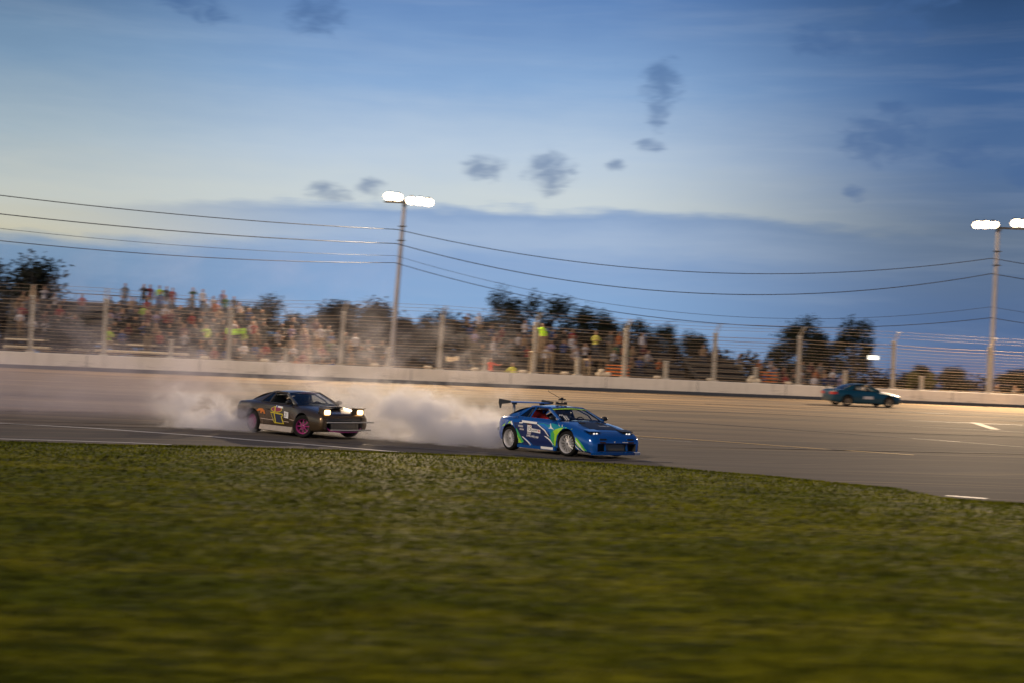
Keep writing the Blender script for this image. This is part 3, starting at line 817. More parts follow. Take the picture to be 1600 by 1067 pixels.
n_p += fill(st, W, 6, 'the small stand against the sky', 'spectators on the small stand', 4, .6, .15, 1.0)
st, W = stand(1232, 1372, 8.0, 4, 'low bleacher stand below the lone slender tree', ZW)
n_p += fill(st, W, 4, 'the low stand below the slender tree', 'spectators on the low stand below the slender tree', 1, .85, topstand=.2)
print('people on stands', n_p)
# people who can be picked out singly
def pt(px, py, back): X, Y = wpt(px); return P(px, py, Y+back)
LIME = (.50, .85, .03)
a_ = pt(846, 548, 3.2); person((a_.x, a_.y, a_.z), SLOPE, 'stand', 'hip', LIME, 'marshal in a bright lime vest standing high beside a fence post', 'officials at the fence')
a_ = pt(766, 588, 1.2); person((a_.x, a_.y, ZW+.05), SLOPE, 'stand', 'out', (.45, .06, .03), 'person in a red shirt with both arms stretched out behind the wall', 'officials at the fence')
a_ = pt(800, 590, 1.3); person((a_.x, a_.y, ZW-.2), SLOPE, 'stand', 'hip', (.40, .42, .05), 'person in an olive yellow shirt standing right of the arms-out person', 'officials at the fence')
a_ = pt(930, 560, 3.4); person((a_.x, a_.y, a_.z), SLOPE, 'stand', 'cross', (.50, .48, .10), 'person in a pale yellow shirt standing above the broad stand rows', 'officials at the fence')
a_ = wpt(1560); person((a_[0], a_[1]+.55, ZW-.25), SLOPE-.2, 'lean', 'lap', (.05, .045, .06), 'person in dark clothes leaning on the wall by the right light pole', 'officials at the fence')
a_ = wpt(1590); person((a_[0], a_[1]+.55, ZW-.25), SLOPE+.2, 'stand', 'up', (.09, .075, .07), 'person in a brown jacket holding up a camera at the right end of the wall', 'officials at the fence')
# raised box the lime marshal stands on
M_wood = mat('plywood', (.20, .15, .10), .8, var=.3)
for px, py, lb in ((846, 548, 'wooden marshal platform under the person in the lime vest'), (930, 560, 'wooden platform under the person in the pale yellow shirt')):
    a_ = pt(px, py, 3.3); t = empty('platform', (a_.x, a_.y, ZW-.25), SLOPE, label=lb, cat='platform')
    hh = a_.z-ZW+.25
    MB().box((0, 0, hh-.06), (1.3, 1.2, .1)).build('deck', M_wood, t, None)
    for sx in (-1, 1):
        for sy in (-1, 1): MB().box((sx*.58, sy*.52, (hh-.11)/2), (.09, .09, hh-.11)).build('leg', M_wood, t, None)
# lime banner on the fence, small sign, bags and cones behind the wall
M_lime = mat('lime_banner_cloth', (.50, .95, .05), .6, emit=None)
M_cream = mat('cream_sign_board', (.75, .62, .42), .6)
def board(name, px0, px1, py0, py1, back, m_, label, cat, curve=.03):
    X0, Y0 = wpt(px0); A = P(px0, py1, Y0+back); B = P(px1, py1, Y0+back+.29*(px1-px0)/FPX*Y0); hh = (py1-py0)/FPX*Y0
    t = empty(name, A, math.atan2((B-A).y, (B-A).x), label=label, cat=cat); W_ = (B-A).length
    rows = [[(W_*i/10, curve*math.sin(i*1.3)+s_*.02, hh*j/3-.04*math.sin(i*.5)) for j in range(4)] for s_ in (0,) for i in range(11)]
    mb = MB(); mb.grid(rows); rows2 = [[(x, y+.025, z) for x, y, z in r_] for r_ in rows]; mb.grid(rows2, flip=True)
    n_ = 11*4
    mb.build('panel', m_, t, 60, clean=False)
    mb = MB(); mb.tube([(0, .05, -.3), (0, .05, hh+.1)], .03, 6); mb.tube([(W_, .05, -.3), (W_, .05, hh+.1)], .03, 6); mb.build('post', M_frame, t, 60)
board('banner', 353, 384, 513, 522, .5, M_lime, 'small lime green banner tied to the fence in front of the packed stand', 'banner')
board('sign', 697, 716, 556, 563, .9, M_cream, 'small cream sign board low behind the fence right of the middle light pole', 'sign', .0)
M_lamp2 = mat('lit_white_lamp', (1, 1, 1), .4, emit=(1, .97, .8), estr=2.2)
a_ = pt(1363, 558, 9); t = empty('work_light', a_, SLOPE, label='lit white work light on a stand at the end of the low stand', cat='lamp')
MB().box((0, 0, 0), (.85, .22, .34)).box((0, .13, 0), (.7, .1, .26)).build('housing', M_steel, t, None)
MB().box((-.0, -.125, 0), (.80, .03, .29)).build('lens', M_lamp2, t, None)
MB().tube([(0, .05, -.1), (0, .05, -(a_.z-ZW+.2))], .04, 6).build('stand_pole', M_frame, t, 60)
M_bag = mat('pale_sandbag_cloth', (.52, .44, .34), .9, var=.3)
for k, px in enumerate([318, 412, 585, 668, 742, 817, 883, 940, 1028, 1110, 1175, 1232]):
    X, Y = wpt(px); big = px in (940, 1175)
    mb = MB(); r_ = .34 if big else .24
    for j in range(3 if big else 2):
        mb.ell(((j-.5)*r_*.9, random.uniform(-.03, .03), r_*.42), (r_*.62, r_*.5, r_*.48), 12)
    if big: mb.ell((0, 0, r_*1.05), (r_*.6, r_*.45, r_*.42), 12)
    o = mb.build('sandbag', M_bag, None, 80); o.location = (X, Y+.02, ZW+WH); o.rotation_euler = (0, 0, SLOPE)
    setp(o, ('heap of pale sandbags on top of the wall ' if big else 'small pale sandbags on top of the wall ')+
         {318: 'left of the packed stand post', 412: 'below the middle-height stand', 585: 'left of the middle light pole', 668: 'right of the middle light pole', 742: 'left of the arms-out person', 817: 'below the lime vest marshal',
          883: 'below the broad stand', 940: 'below the broad stand right end', 1028: 'below the narrow stand', 1110: 'between the narrow and small stands', 1175: 'below the small stand', 1232: 'at the right foot of the small stand'}[px], 'sandbag', 'sandbags along the wall top')
M_orange = mat('orange_barrier_net', (.65, .17, .03), .7)
for px0, px1, lb in ((948, 984, 'orange slatted barrier behind the wall below the broad stand'), (1190, 1218, 'orange slatted barrier behind the wall below the small stand')):
    X0, Y0 = wpt(px0); X1, Y1 = wpt(px1); A = Vector((X0, Y0+.7, ZW)); W_ = math.hypot(X1-X0, Y1-Y0)
    t = empty('barrier', A, SLOPE, label=lb, cat='barrier')
    for k in range(4): MB().box((W_/2, 0, 1.05+k*.21), (W_, .03, .07)).build('slat', M_orange, t, None)
    for x in (0, W_): MB().box((x, .03, .85), (.06, .05, 1.9)).build('post', M_frame, t, None)

# ------------------------------------------------------------------ cars
def catmull(P_, n):
    P_ = np.array(P_, float); out = []
    for i in range(len(P_)-1):
        p0 = P_[max(i-1, 0)]; p1 = P_[i]; p2 = P_[i+1]; p3 = P_[min(i+2, len(P_)-1)]
        for k in range(n):
            t_ = k/n
            # monotone-ish: reduced tangents
            m1 = (p2-p0)*.42; m2 = (p3-p1)*.42
            h00 = 2*t_**3-3*t_**2+1; h10 = t_**3-2*t_**2+t_; h01 = -2*t_**3+3*t_**2; h11 = t_**3-t_**2
            out.append(h00*p1+h10*m1+h01*p2+h11*m2)
    out.append(P_[-1]); return np.array(out)
def boolean(o, cutters):
    for c in cutters:
        md = o.modifiers.new('b', 'BOOLEAN'); md.operation = 'DIFFERENCE'; md.object = c; md.solver = 'EXACT'
    dg = bpy.context.evaluated_depsgraph_get(); dg.update()
    me = bpy.data.meshes.new_from_object(o.evaluated_get(dg))
    o.modifiers.clear(); old = o.data; o.data = me; bpy.data.meshes.remove(old)
    for c in cutters: bpy.data.objects.remove(c)
    me.polygons.foreach_set('use_smooth', [True]*len(me.polygons)); me.set_sharp_from_angle(angle=R(32))
M_tyre = mat('tyre_rubber', (.012, .012, .012), .92, spec=.15)
M_black = mat('satin_black', (.015, .015, .016), .45)
M_dark = mat('dark_interior', (.02, .02, .022), .8)
M_cool = mat('intercooler_metal', (.24, .21, .17), .5, metal=.7, var=.3, vscale=30, vmap=(1, 1, 6))
M_chrome = mat('polished_alloy', (.50, .50, .53), .5, metal=.45)
M_cage = mat('cage_tube', (.42, .41, .40), .5)
M_whitev = mat('white_vinyl', (.72, .72, .74), .4)
def glass_mat(name='car_glass', tint=(.75, .82, .85)):
    m_ = bpy.data.materials.new(name); m_.use_nodes = True; t_ = NT(m_.node_tree); t_.n.remove(t_.n['Principled BSDF'])
    tr = t_.new('ShaderNodeBsdfTransparent'); tr.inputs[0].default_value = (*tint, 1)
    gl = t_.new('ShaderNodeBsdfGlossy'); gl.inputs['Roughness'].default_value = .03; gl.inputs[0].default_value = (.9, .9, .9, 1)
    fr = t_.new('ShaderNodeFresnel'); fr.inputs[0].default_value = 1.5
    mx = t_.new('ShaderNodeMixShader'); t_.l.new(fr.outputs[0], mx.inputs[0]); t_.l.new(tr.outputs[0], mx.inputs[1]); t_.l.new(gl.outputs[0], mx.inputs[2])
    t_.l.new(mx.outputs[0], t_.n['Material Output'].inputs[0]); return m_
M_glass = glass_mat(); M_glass_dk = glass_mat('tinted_car_glass', (.30, .36, .42))

def patch(a, b, c, d, nu=8, nv=6, bulge=(0, 0, 0)):
    """a-b lower edge, d-c upper edge"""
    a, b, c, d = map(Vector, (a, b, c, d)); bl = Vector(bulge); rows = []
    for i in range(nu+1):
        u = i/nu; lo = a.lerp(b, u); hi = d.lerp(c, u); row = []
        for j in range(nv+1):
            v = j/nv; row.append(lo.lerp(hi, v)+bl*(16*u*(1-u)*v*(1-v))**.6*(1 if True else 0))
        rows.append(row)
    return rows
class Car:
    def __init__(s, label, stations, axles, wheel_r, paint, flare=.035, cabin=(-1.05, .60), group=None, front_box=None, cat='racing car'):
        s.root = empty('race_car', label=label, cat=cat, group=group); s.paint = paint; s.ax = axles; s.wr = wheel_r
        st_ = catmull(stations, 5); rows = []
        for x, zb, w, zs, zc in st_:
            fl = flare*max(math.exp(-((x-a)/.36)**2) for a in axles); md = zb+.48*(zs-zb)
            half = [(0, zb), (w*.55, zb), (w*.86, zb), (w*.965, zb+.05*min(1, (zs-zb)*2)), (w+fl*.7, zb+.28*(zs-zb)), (w+fl, md), (w+fl*.85, md+.5*(zs-md)), (w*.965+fl*.4, zs-.05*min(1, (zs-zb)*3)), (w*.90, zs), (w*.72, zs+(zc-zs)*.55), (w*.4, zs+(zc-zs)*.88), (0, zc)]
            full = [(x, -y, z) for y, z in half] + [(x, y, z) for y, z in half[-2:0:-1]]
            rows.append(full)
        n = len(rows[0]); mb = MB(); vs = [p for r_ in rows for p in r_]; fs = []
        for i in range(len(rows)-1):
            for k in range(n): k2 = (k+1) % n; fs.append((i*n+k, (i+1)*n+k, (i+1)*n+k2, i*n+k2))
        fs += [tuple(range(n)), tuple(range((len(rows)-1)*n, len(rows)*n))[::-1]]
        mb.add(vs, fs); s.body = mb.build('body', paint, s.root, 32)
        s.body.data.materials.append(M_dark)
        cut = []
        for a in axles:
            for sg in (-1, 1):
                c = MB().lathe([(0, sg*.48), (wheel_r+.055, sg*.48), (wheel_r+.055, sg*1.2), (0, sg*1.2)], c=(a, 0, wheel_r+.01), n=36).build('cut', M_dark, None, None); cut.append(c)
        xc0, xc1 = cabin
        cut.append(MB().box(((xc0+xc1)/2, 0, .9), (xc1-xc0, 1.26, 1.1)).build('cut', M_dark, None, None))
        if front_box:
            for fb in front_box: cut.append(MB().box(fb[0], fb[1]).build('cut', M_dark, None, None))
        boolean(s.body, cut)
        me = s.body.data
        bm = bmesh.new(); bm.from_mesh(me); s.bvh = BVHTree.FromBMesh(bm); bm.free()
        s.inner = MB()
    def part(s, name, mb, m_, parent=None, smooth=30, loc=None, **kw):
        o = mb.build(name, m_, parent or s.root, smooth, **kw)
        if loc: o.location = loc
        return o
    # ---- lay a flat outline onto the bodywork, seen from the near side or from above
    def project(s, polys, axis, name, m_, off=.004, parent=None, res=.07, side=-1, keepmiss=False):
        bm = bmesh.new()
        for poly in polys:
            vs = [bm.verts.new((p[0], p[1], 0)) for p in poly]; bm.faces.new(vs)
        bmesh.ops.triangulate(bm, faces=bm.faces)
        for _ in range(5):
            long_ = [e for e in bm.edges if e.calc_length() > res]
            if not long_: break
            bmesh.ops.subdivide_edges(bm, edges=long_, cuts=1); bmesh.ops.triangulate(bm, faces=[f for f in bm.faces if len(f.verts) > 3])
        return s._drop(bm, axis, name, m_, off, parent, side)
    def _drop(s, bm, axis, name, m_, off, parent, side):
        bad = []
        for v in bm.verts:
            a, b = v.co.x, v.co.y
            if axis == 'side': h = s.bvh.ray_cast(Vector((a, side*2, b)), Vector((0, -side, 0)))
            elif axis == 'top': h = s.bvh.ray_cast(Vector((a, b, 2)), Vector((0, 0, -1)))
            else: h = s.bvh.ray_cast(Vector((4, a, b)), Vector((-1, 0, 0)))
            if h[0] is None or (axis == 'side' and abs(h[0].y) < .55) or (axis == 'top' and h[0].z < .4): bad.append(v); v.co = (a, 0, b); continue
            n = h[1]
            if axis == 'side' and n.y*side < 0: n = -n
            if axis == 'top' and n.z < 0: n = -n
            if axis == 'front' and n.x < 0: n = -n
            v.co = h[0]+n*off
        bmesh.ops.delete(bm, geom=bad, context='VERTS')
        me = bpy.data.meshes.new(name); bm.to_mesh(me); bm.free()
        o = link(name, me, m_, parent or s.root); me.polygons.foreach_set('use_smooth', [True]*len(me.polygons)); return o
    def text(s, txt, cx, cz, h, name, m_, shear=0.0, axis='side', side=-1, parent=None, off=.007, wide=1.0):
        cu = bpy.data.curves.new('t', 'FONT'); cu.body = txt; cu.size = 1; cu.align_x = 'CENTER'; cu.align_y = 'CENTER'; cu.shear = shear; cu.resolution_u = 2
        to = bpy.data.objects.new('t', cu); COL.objects.link(to); dg = bpy.context.evaluated_depsgraph_get(); dg.update()
        me = bpy.data.meshes.new_from_object(to.evaluated_get(dg)); bpy.data.objects.remove(to); bpy.data.curves.remove(cu)
        bm = bmesh.new(); bm.from_mesh(me); bpy.data.meshes.remove(me)
        k = h/.72
        for v in bm.verts:
            x, y = v.co.x*k*wide, v.co.y*k
            v.co = (cx+(x if side < 0 else -x), cz+y, 0)
        return s._drop(bm, axis, name, m_, off, parent, side)
    def rect(s, x0, x1, z0, z1, name, m_, off=.004, axis='side', skew=0.0, **kw):
        return s.project([[(x0, z0), (x1, z0-skew), (x1, z1-skew), (x0, z1)]], axis, name, m_, off, **kw)
    def wheel(s, x, side, y, steer, rim_m, style, width=.23, rim_r=.23, camber=0.0):
        w = empty('wheel', (x, side*y, s.wr)); w.parent = s.root; w.rotation_euler = (camber*side, 0, steer)
        h = width/2; r = s.wr; o = side
        MB().lathe([(rim_r-.005, -h*.9), (rim_r+.02, -h), (r-.035, -h), (r-.008, -h*.78), (r, -h*.5), (r, h*.5), (r-.008, h*.78), (r-.035, h), (rim_r+.02, h), (rim_r-.005, h*.9)], n=40, closed=True).build('tyre', M_tyre, w, 35)
        mb = MB(); mb.lathe([(rim_r, -h*.92), (rim_r+.008, -h*.95), (rim_r-.012, -h*.8), (rim_r-.03, -h*.5), (rim_r-.035, h*.4), (rim_r-.012, h*.8), (rim_r+.008, h*.95), (rim_r, h*.92)], n=40, closed=True)
        fo = o*h*.30
        ns = {'mesh': 14, 'five': 5, 'plain': 8}[style]
        for k in range(ns):
            a = 2*math.pi*k/ns; ca, sa = math.cos(a), math.sin(a)
            wd = {'mesh': .007, 'five': .024, 'plain': .016}[style]
            pts = [(.04*ca, fo+o*.018, .04*sa), (.13*ca, fo+o*.012, .13*sa), ((rim_r-.028)*ca, fo-o*.01, (rim_r-.028)*sa)]
            if style == 'mesh':
                for dl in (-.16, .16):
                    a2 = a+dl; mb.tube([pts[0], ((rim_r-.028)*math.cos(a2), fo-o*.01, (rim_r-.028)*math.sin(a2))], wd, 5)
            else: mb.tube(pts, [wd*1.2, wd, wd*1.1], 6)
        mb.lathe([(0, fo+o*.03), (.035, fo+o*.03), (.055, fo+o*.015), (.06, fo-o*.02), (0, fo-o*.02)], n=20)
        mb.build('rim', rim_m, w, 40)
        MB().lathe([(0, fo+o*.036), (.022, fo+o*.036), (.024, fo+o*.02), (0, fo+o*.02)], n=14).build('hub_cap', M_black, w, 40)
        MB().lathe([(0, -o*.03), (.155, -o*.03), (.155, -o*.05), (0, -o*.05)], n=28).build('brake_disc', M_steel, w, 40)
        return w
    def greenhouse(s, g, paint, rear_dark=False, hatch_mat=None):
        """g: dict of corner points given for the +y side"""
        f = lambda p, sd: Vector((p[0], p[1]*sd, p[2]))
        A0, A1, B0, B1, C0, C1, D0, D1 = [g[k] for k in ('A0','A1','B0','B1','C0','C1','D0','D1')]
        wc0, wc1 = g['W0'], g['W1']           # windshield centre bottom / top x offset (bow)
        # windscreen, bowed forward
        def bow(a, b, dx, dz, n=10):
            out = []
            for i in range(n+1):
                u = i/n; p = f(a, -1).lerp(f(a, 1), u); k = 4*u*(1-u); p.x += dx*k; p.z += dz*k; out.append(p)
            return out
        lo = bow(A0, None, wc0, .0); hi = bow(A1, None, wc1, .035)
        rows = [[lo[i].lerp(hi[i], j/6)+Vector((0, 0, .02*math.sin(math.pi*j/6))) for j in range(7)] for i in range(11)]
        ws = MB(); ws.grid(rows); s.part('windscreen', ws, g.get('glass', M_glass), None, 80)
        s.ws = (lo, hi)
        # roof
        f1 = bow(A1, None, wc1, .035); f2 = bow(D1, None, -.03, .03)
        rows = []
        for i in range(11):
            row = []
            for j in range(7):
                v = j/6; p = f1[i].lerp(f2[i], v); p.z += g.get('crown', .035)*math.sin(math.pi*v)*(.45+.55*4*(i/10)*(1-i/10)); row.append(p+Vector((0, 0, .008)))
            rows.append(row)
        rf = MB(); rf.grid(rows); rows2 = [[p-Vector((0, 0, .035)) for p in r_] for r_ in rows]; rf.grid(rows2, flip=True)
        nR, nC = 11, 7
        s.roofpts = rows
        roof = s.part('roof', rf, paint, None, 50)
        # rear glass / hatch
        lo = bow(D0, None, -.05, .0); hi = bow(D1, None, -.03, .03)
        rows = [[lo[i].lerp(hi[i], j/8)+Vector((0, 0, .045*math.sin(math.pi*j/8))) for j in range(9)] for i in range(11)]
        hg = MB(); hg.grid(rows); s.part('rear_window', hg, hatch_mat or M_glass_dk, None, 80)
        # pillars
        def strip(a, b, w, m_, name, t_=.03, out=.0):
            for sd in (-1, 1):
                p, q_ = f(a, sd), f(b, sd); d = (q_-p).normalized(); side_ = Vector((0, sd, .25)).normalized(); u = d.cross(side_).normalized()
                mb = MB(); pts = []
                for k in range(5):
                    c = p.lerp(q_, k/4)+side_*out; ww = w*(1-.25*k/4)
                    pts.append([c+u*ww/2-side_*t_/2, c+u*ww/2+side_*t_*.3, c+side_*t_*.5, c-u*ww/2+side_*t_*.3, c-u*ww/2-side_*t_/2])
                mb.grid(pts); mb.build(name, m_, s.root, 50)
        strip(A0, A1, .085, paint, 'front_pillar', out=.0)
        strip(B0, B1, .05, M_black if g.get('bblack') else paint, 'door_pillar', .02)
        # roof rail from the windscreen to the rear quarter, in the body colour
        for sd in (-1, 1):
            pts = [f(A1, sd)+Vector((0, 0, .005)), f(B1, sd)+Vector((0, 0, .008)), f(C1, sd)+Vector((0, 0, .005)), f(D1, sd)+Vector((0, 0, .0))]
            MB().tube([pts[0], pts[1], pts[2], pts[3]], .028, 8).build('roof_rail', paint, s.root, 60)
            # rear quarter panel up to the roof
            rows = patch(f(C0, sd), f(D0, sd), f(D1, sd), f(C1, sd), 6, 6, (0, sd*.02, 0)); mb = MB(); mb.grid(rows); mb.grid([[p-Vector((0, sd*.03, .01)) for p in r_] for r_ in rows], flip=True)
            s.part('rear_quarter', mb, paint, None, 60)
            rows = patch(f(B0, sd), f(C0, sd), f(C1, sd), f(B1, sd), 4, 4, (0, sd*.01, 0)); mb = MB(); mb.grid([[p-Vector((0, sd*.012, 0)) for p in r_] for r_ in rows])
            s.part('quarter_window', mb, M_glass_dk, None, 60)
            # belt trim below the side glass
            MB().tube([f(A0, sd)+Vector((0, sd*.01, 0)), f(B0, sd)+Vector((0, sd*.012, .0)), f(C0, sd)+Vector((0, sd*.012, 0))], .018, 6).build('window_trim', M_black if not g.get('trim') else g['trim'], s.root, 60)
        # cowl between bonnet and windscreen
        c0 = [p+Vector((.05, 0, -.02)) for p in bow(A0, None, wc0, 0)]; c1 = [p+Vector((-.03, 0, .012)) for p in bow(A0, None, wc0, 0)]
        mb = MB(); mb.grid([[c0[i], c1[i]] for i in range(11)]); s.part('cowl', mb, M_black, None, 60)
    def roofdrop(s, u, v): # point on the roof, u across 0..1, v back 0..1
        i = u*10; j = v*6; r_ = s.roofpts; return r_[int(round(i))][int(round(j))].copy()
    def cabin(s, seat_col, dash=True, driver=None, dside=1):
        xs0 = -.42
        m_seat = seat_col
        for sd in (-1, 1):
            mb = MB(); mb.box((xs0+.12, sd*.36, .42), (.5, .44, .16)); mb.box((xs0-.17, sd*.36, .70), (.13, .42, .60), rot=Matrix.Rotation(R(-14), 3, 'Y'))
            for k in (-1, 1): mb.box((xs0-.10, sd*.36+k*.21, .68), (.2, .06, .42), rot=Matrix.Rotation(R(-14), 3, 'Y'))
            mb.box((xs0-.26, sd*.36, 1.0), (.12, .24, .16), rot=Matrix.Rotation(R(-14), 3, 'Y'))
            s.part('seat', mb, m_seat, None, None)
        s.part('dashboard', MB().box((.56, 0, .77), (.34, 1.24, .16)).box((.48, dside*.36, .85), (.2, .36, .07)), M_black, None, None)
        mb = MB(); mb.lathe([(.165, -.012), (.18, 0), (.165, .012), (.15, 0)], n=20, axis='x', closed=True); mb.box((0, 0, 0), (.03, .32, .04)); mb.box((.0, 0, -.08), (.03, .04, .15))
        o = s.part('steering_wheel', mb, M_black, None, 40, loc=(.27, dside*.36, .80)); o.rotation_euler = (0, R(-22), 0)
        mb = MB()
        for sd in (-1, 1):
            mb.tube([(-.72, sd*.60, .3), (-.70, sd*.50, 1.10), (-.1, sd*.47, 1.15), (.30, sd*.56, 1.0), (.62, sd*.61, .72), (.55, sd*.62, .3)], .019, 6)
            mb.tube([(-.70, sd*.50, 1.10), (-1.02, sd*.5, .78)], .019, 6); mb.tube([(-.72, sd*.60, .45), (.58, sd*.62, .62)], .019, 6)
        mb.tube([(-.70, -.50, 1.10), (-.70, .50, 1.10)], .019, 6); mb.tube([(-.05, -.47, 1.15), (-.05, .47, 1.15)], .019, 6); mb.tube([(-.72, -.58, .5), (-.70, .5, 1.08)], .019, 6); mb.tube([(-.71, -.55, .82), (-.71, .55, .82)], .019, 6)
        s.part('roll_cage', mb, M_cage, None, 60)
    def mirrors(s, x, y, z, m_):
        for sd in (-1, 1):
            mb = MB(); mb.ell((x, sd*(y+.10), z+.05), (.07, .105, .06), 12); mb.tube([(x-.01, sd*(y-.02), z), (x, sd*(y+.06), z+.03)], .02, 6); s.part('mirror', mb, m_, None, 60)
    def seams(s, xd0, xd1, z0, z1, zb):
        w_ = .011
        for x in (xd0, xd1): s.project([[(x-w_/2, z0), (x+w_/2, z0), (x+w_/2+.02, z1), (x-w_/2+.02, z1)]], 'side', 'door_gap', M_black, .002)
        s.project([[(xd0, z0), (xd1, z0), (xd1, z0+w_), (xd0, z0+w_)]], 'side', 'door_gap', M_black, .002)
    def place(s, px, py, depth, yaw, ax_local, roll=0.0, side=-1, y=.72):
        """puts the contact patch of one near-side wheel on the track at an image column and depth"""
        r_ = ray(px, py); X = r_.x*depth; Y = depth
        fw = Vector((math.cos(yaw), math.sin(yaw), 0)); lf = Vector((-math.sin(yaw), math.cos(yaw), 0))
        sl = lambda X_, Y_: Vector(((terrain(X_+1, Y_)-terrain(X_-1, Y_))/2, (terrain(X_, Y_+1)-terrain(X_, Y_-1))/2, 0))
        g_ = sl(X, Y+.9); fw.z = g_.dot(fw); lf.z = g_.dot(lf); fw.normalize(); up = fw.cross(lf).normalized(); lf = up.cross(fw)
        o = Vector((X, Y, terrain(X, Y)+.006))-fw*ax_local-lf*(side*y)
        M_ = Matrix((fw, lf, up)).transposed().to_4x4(); M_.translation = o
        s.root.location = o; s.root.rotation_euler = M_.to_euler(); s.M = M_ @ Matrix.Rotation(roll, 4, 'X')
        if roll: s.root.rotation_euler = s.M.to_euler()
        return M_

def paint_mat(name, col, rough=.3, coat=.7, metal=.25):
    return mat(name, col, rough, metal=metal, coat=coat, var=.12, vscale=3)
def driver(car, dside, suit, helm, label, grp):
    """seated driver: body, helmet with visor; stands at the car's place as a thing of its own"""
    J = {'pelvis': (-.30, 0, .50, .15, .12), 'waist': (-.36, 0, .66, .135, .10), 'chest': (-.42, 0, .82, .16, .12), 'upper': (-.44, 0, .94, .11, .09), 'neck': (-.43, 0, 1.0, .055, .055), 'head': (-.42, 0, 1.05, .07, .07)}
    E = [('pelvis','waist'),('waist','chest'),('chest','upper'),('upper','neck'),('neck','head')]
    for sd, n_ in ((-1, 'l'), (1, 'r')):
        J[n_+'sh'] = (-.43, sd*.19, .90, .06, .06); J[n_+'el'] = (-.13, sd*.25, .76, .045, .045); J[n_+'wr'] = (.13, sd*.18, .84, .03, .03); J[n_+'ha'] = (.22, sd*.16, .87, .035, .03)
        J[n_+'hip'] = (-.26, sd*.10, .48, .09, .09); J[n_+'kn'] = (.16, sd*.14, .55, .06, .06); J[n_+'an'] = (.48, sd*.12, .34, .045, .045)
        E += [('upper', n_+'sh'), (n_+'sh', n_+'el'), (n_+'el', n_+'wr'), (n_+'wr', n_+'ha'), ('pelvis', n_+'hip'), (n_+'hip', n_+'kn'), (n_+'kn', n_+'an')]
    me = skin_body('person', J, E, [suit, M_black], lambda c: 1 if c.x > .14 and c.z > .78 else 0)
    o = bpy.data.objects.new('person', me); COL.objects.link(o)
    o.matrix_world = car.M @ Matrix.Translation((0, dside*.36, 0))
    setp(o, label, 'person', grp)
    mb = MB(); mb.ell((-.41, 0, 1.09), (.145, .125, .14), 18); mb.ell((-.33, 0, 1.03), (.10, .10, .075), 14)
    h = mb.build('helmet', helm, o, 80)
    MB().ell((-.325, 0, 1.10), (.075, .108, .045), 16).build('visor', M_black, h, 80)
    return o

# --- the blue car
BLUE = paint_mat('deep_blue_paint', (.003, .078, .34), .18, 1.0, .25)
M_limev = mat('lime_vinyl', (.33, .62, .02), .35, coat=.4); M_green = mat('green_vinyl', (.05, .36, .10), .35, coat=.4); M_teal = mat('teal_vinyl', (.0, .22, .30), .35, coat=.4); M_cyan = mat('bright_blue_vinyl', (.0, .13, .52), .35, coat=.4)
M_navy = mat('navy_vinyl_and_shade', (.006, .016, .09), .4, coat=.3)
st_fc = [(-1.93,.42,.58,.74,.78),(-1.90,.30,.70,.83,.865),(-1.78,.24,.79,.86,.90),(-1.52,.20,.84,.875,.925),(-1.2,.17,.86,.885,.93),(-.6,.15,.855,.875,.90),(0,.145,.85,.865,.89),(.6,.145,.855,.85,.885),(.9,.145,.86,.825,.868),(1.215,.15,.865,.77,.81),(1.6,.145,.86,.68,.72),(1.88,.13,.845,.605,.64),(2.02,.12,.81,.555,.585),(2.11,.12,.75,.50,.525),(2.155,.13,.68,.425,.44)]
blue = Car('blue racing coupe with lime green slashes and big rear wing drifting in tyre smoke', st_fc, (-1.215, 1.215), .315, BLUE, .045,
           front_box=[((2.12, 0, .275), (.3, 1.24, .19)), ((1.86, .53, .63), (.20, .34, .09)), ((1.86, -.53, .63), (.20, .34, .09))], group='racing cars on the track')
blue.place(891, 711.5, 35.8, R(-54), 1.215)
gFC = dict(A0=(.74,.715,.865), A1=(.08,.545,1.165), B0=(-.50,.745,.885), B1=(-.46,.555,1.18), C0=(-.98,.735,.90), C1=(-.66,.545,1.17), D0=(-1.66,.60,.905), D1=(-.72,.52,1.175), W0=.16, W1=.10, crown=.03, trim=BLUE)
blue.greenhouse(gFC, BLUE)
M_redseat = mat('red_racing_seat', (.30, .012, .016), .7)
blue.cabin(M_redseat)
for sd in (-1, 1):
    blue.wheel(-1.215, sd, .775, 0, M_chrome, 'mesh', .24, .245)
    blue.wheel(1.215, sd, .775, R(11), M_chrome, 'mesh', .23, .245)
blue.mirrors(.60, .76, .885, M_black)
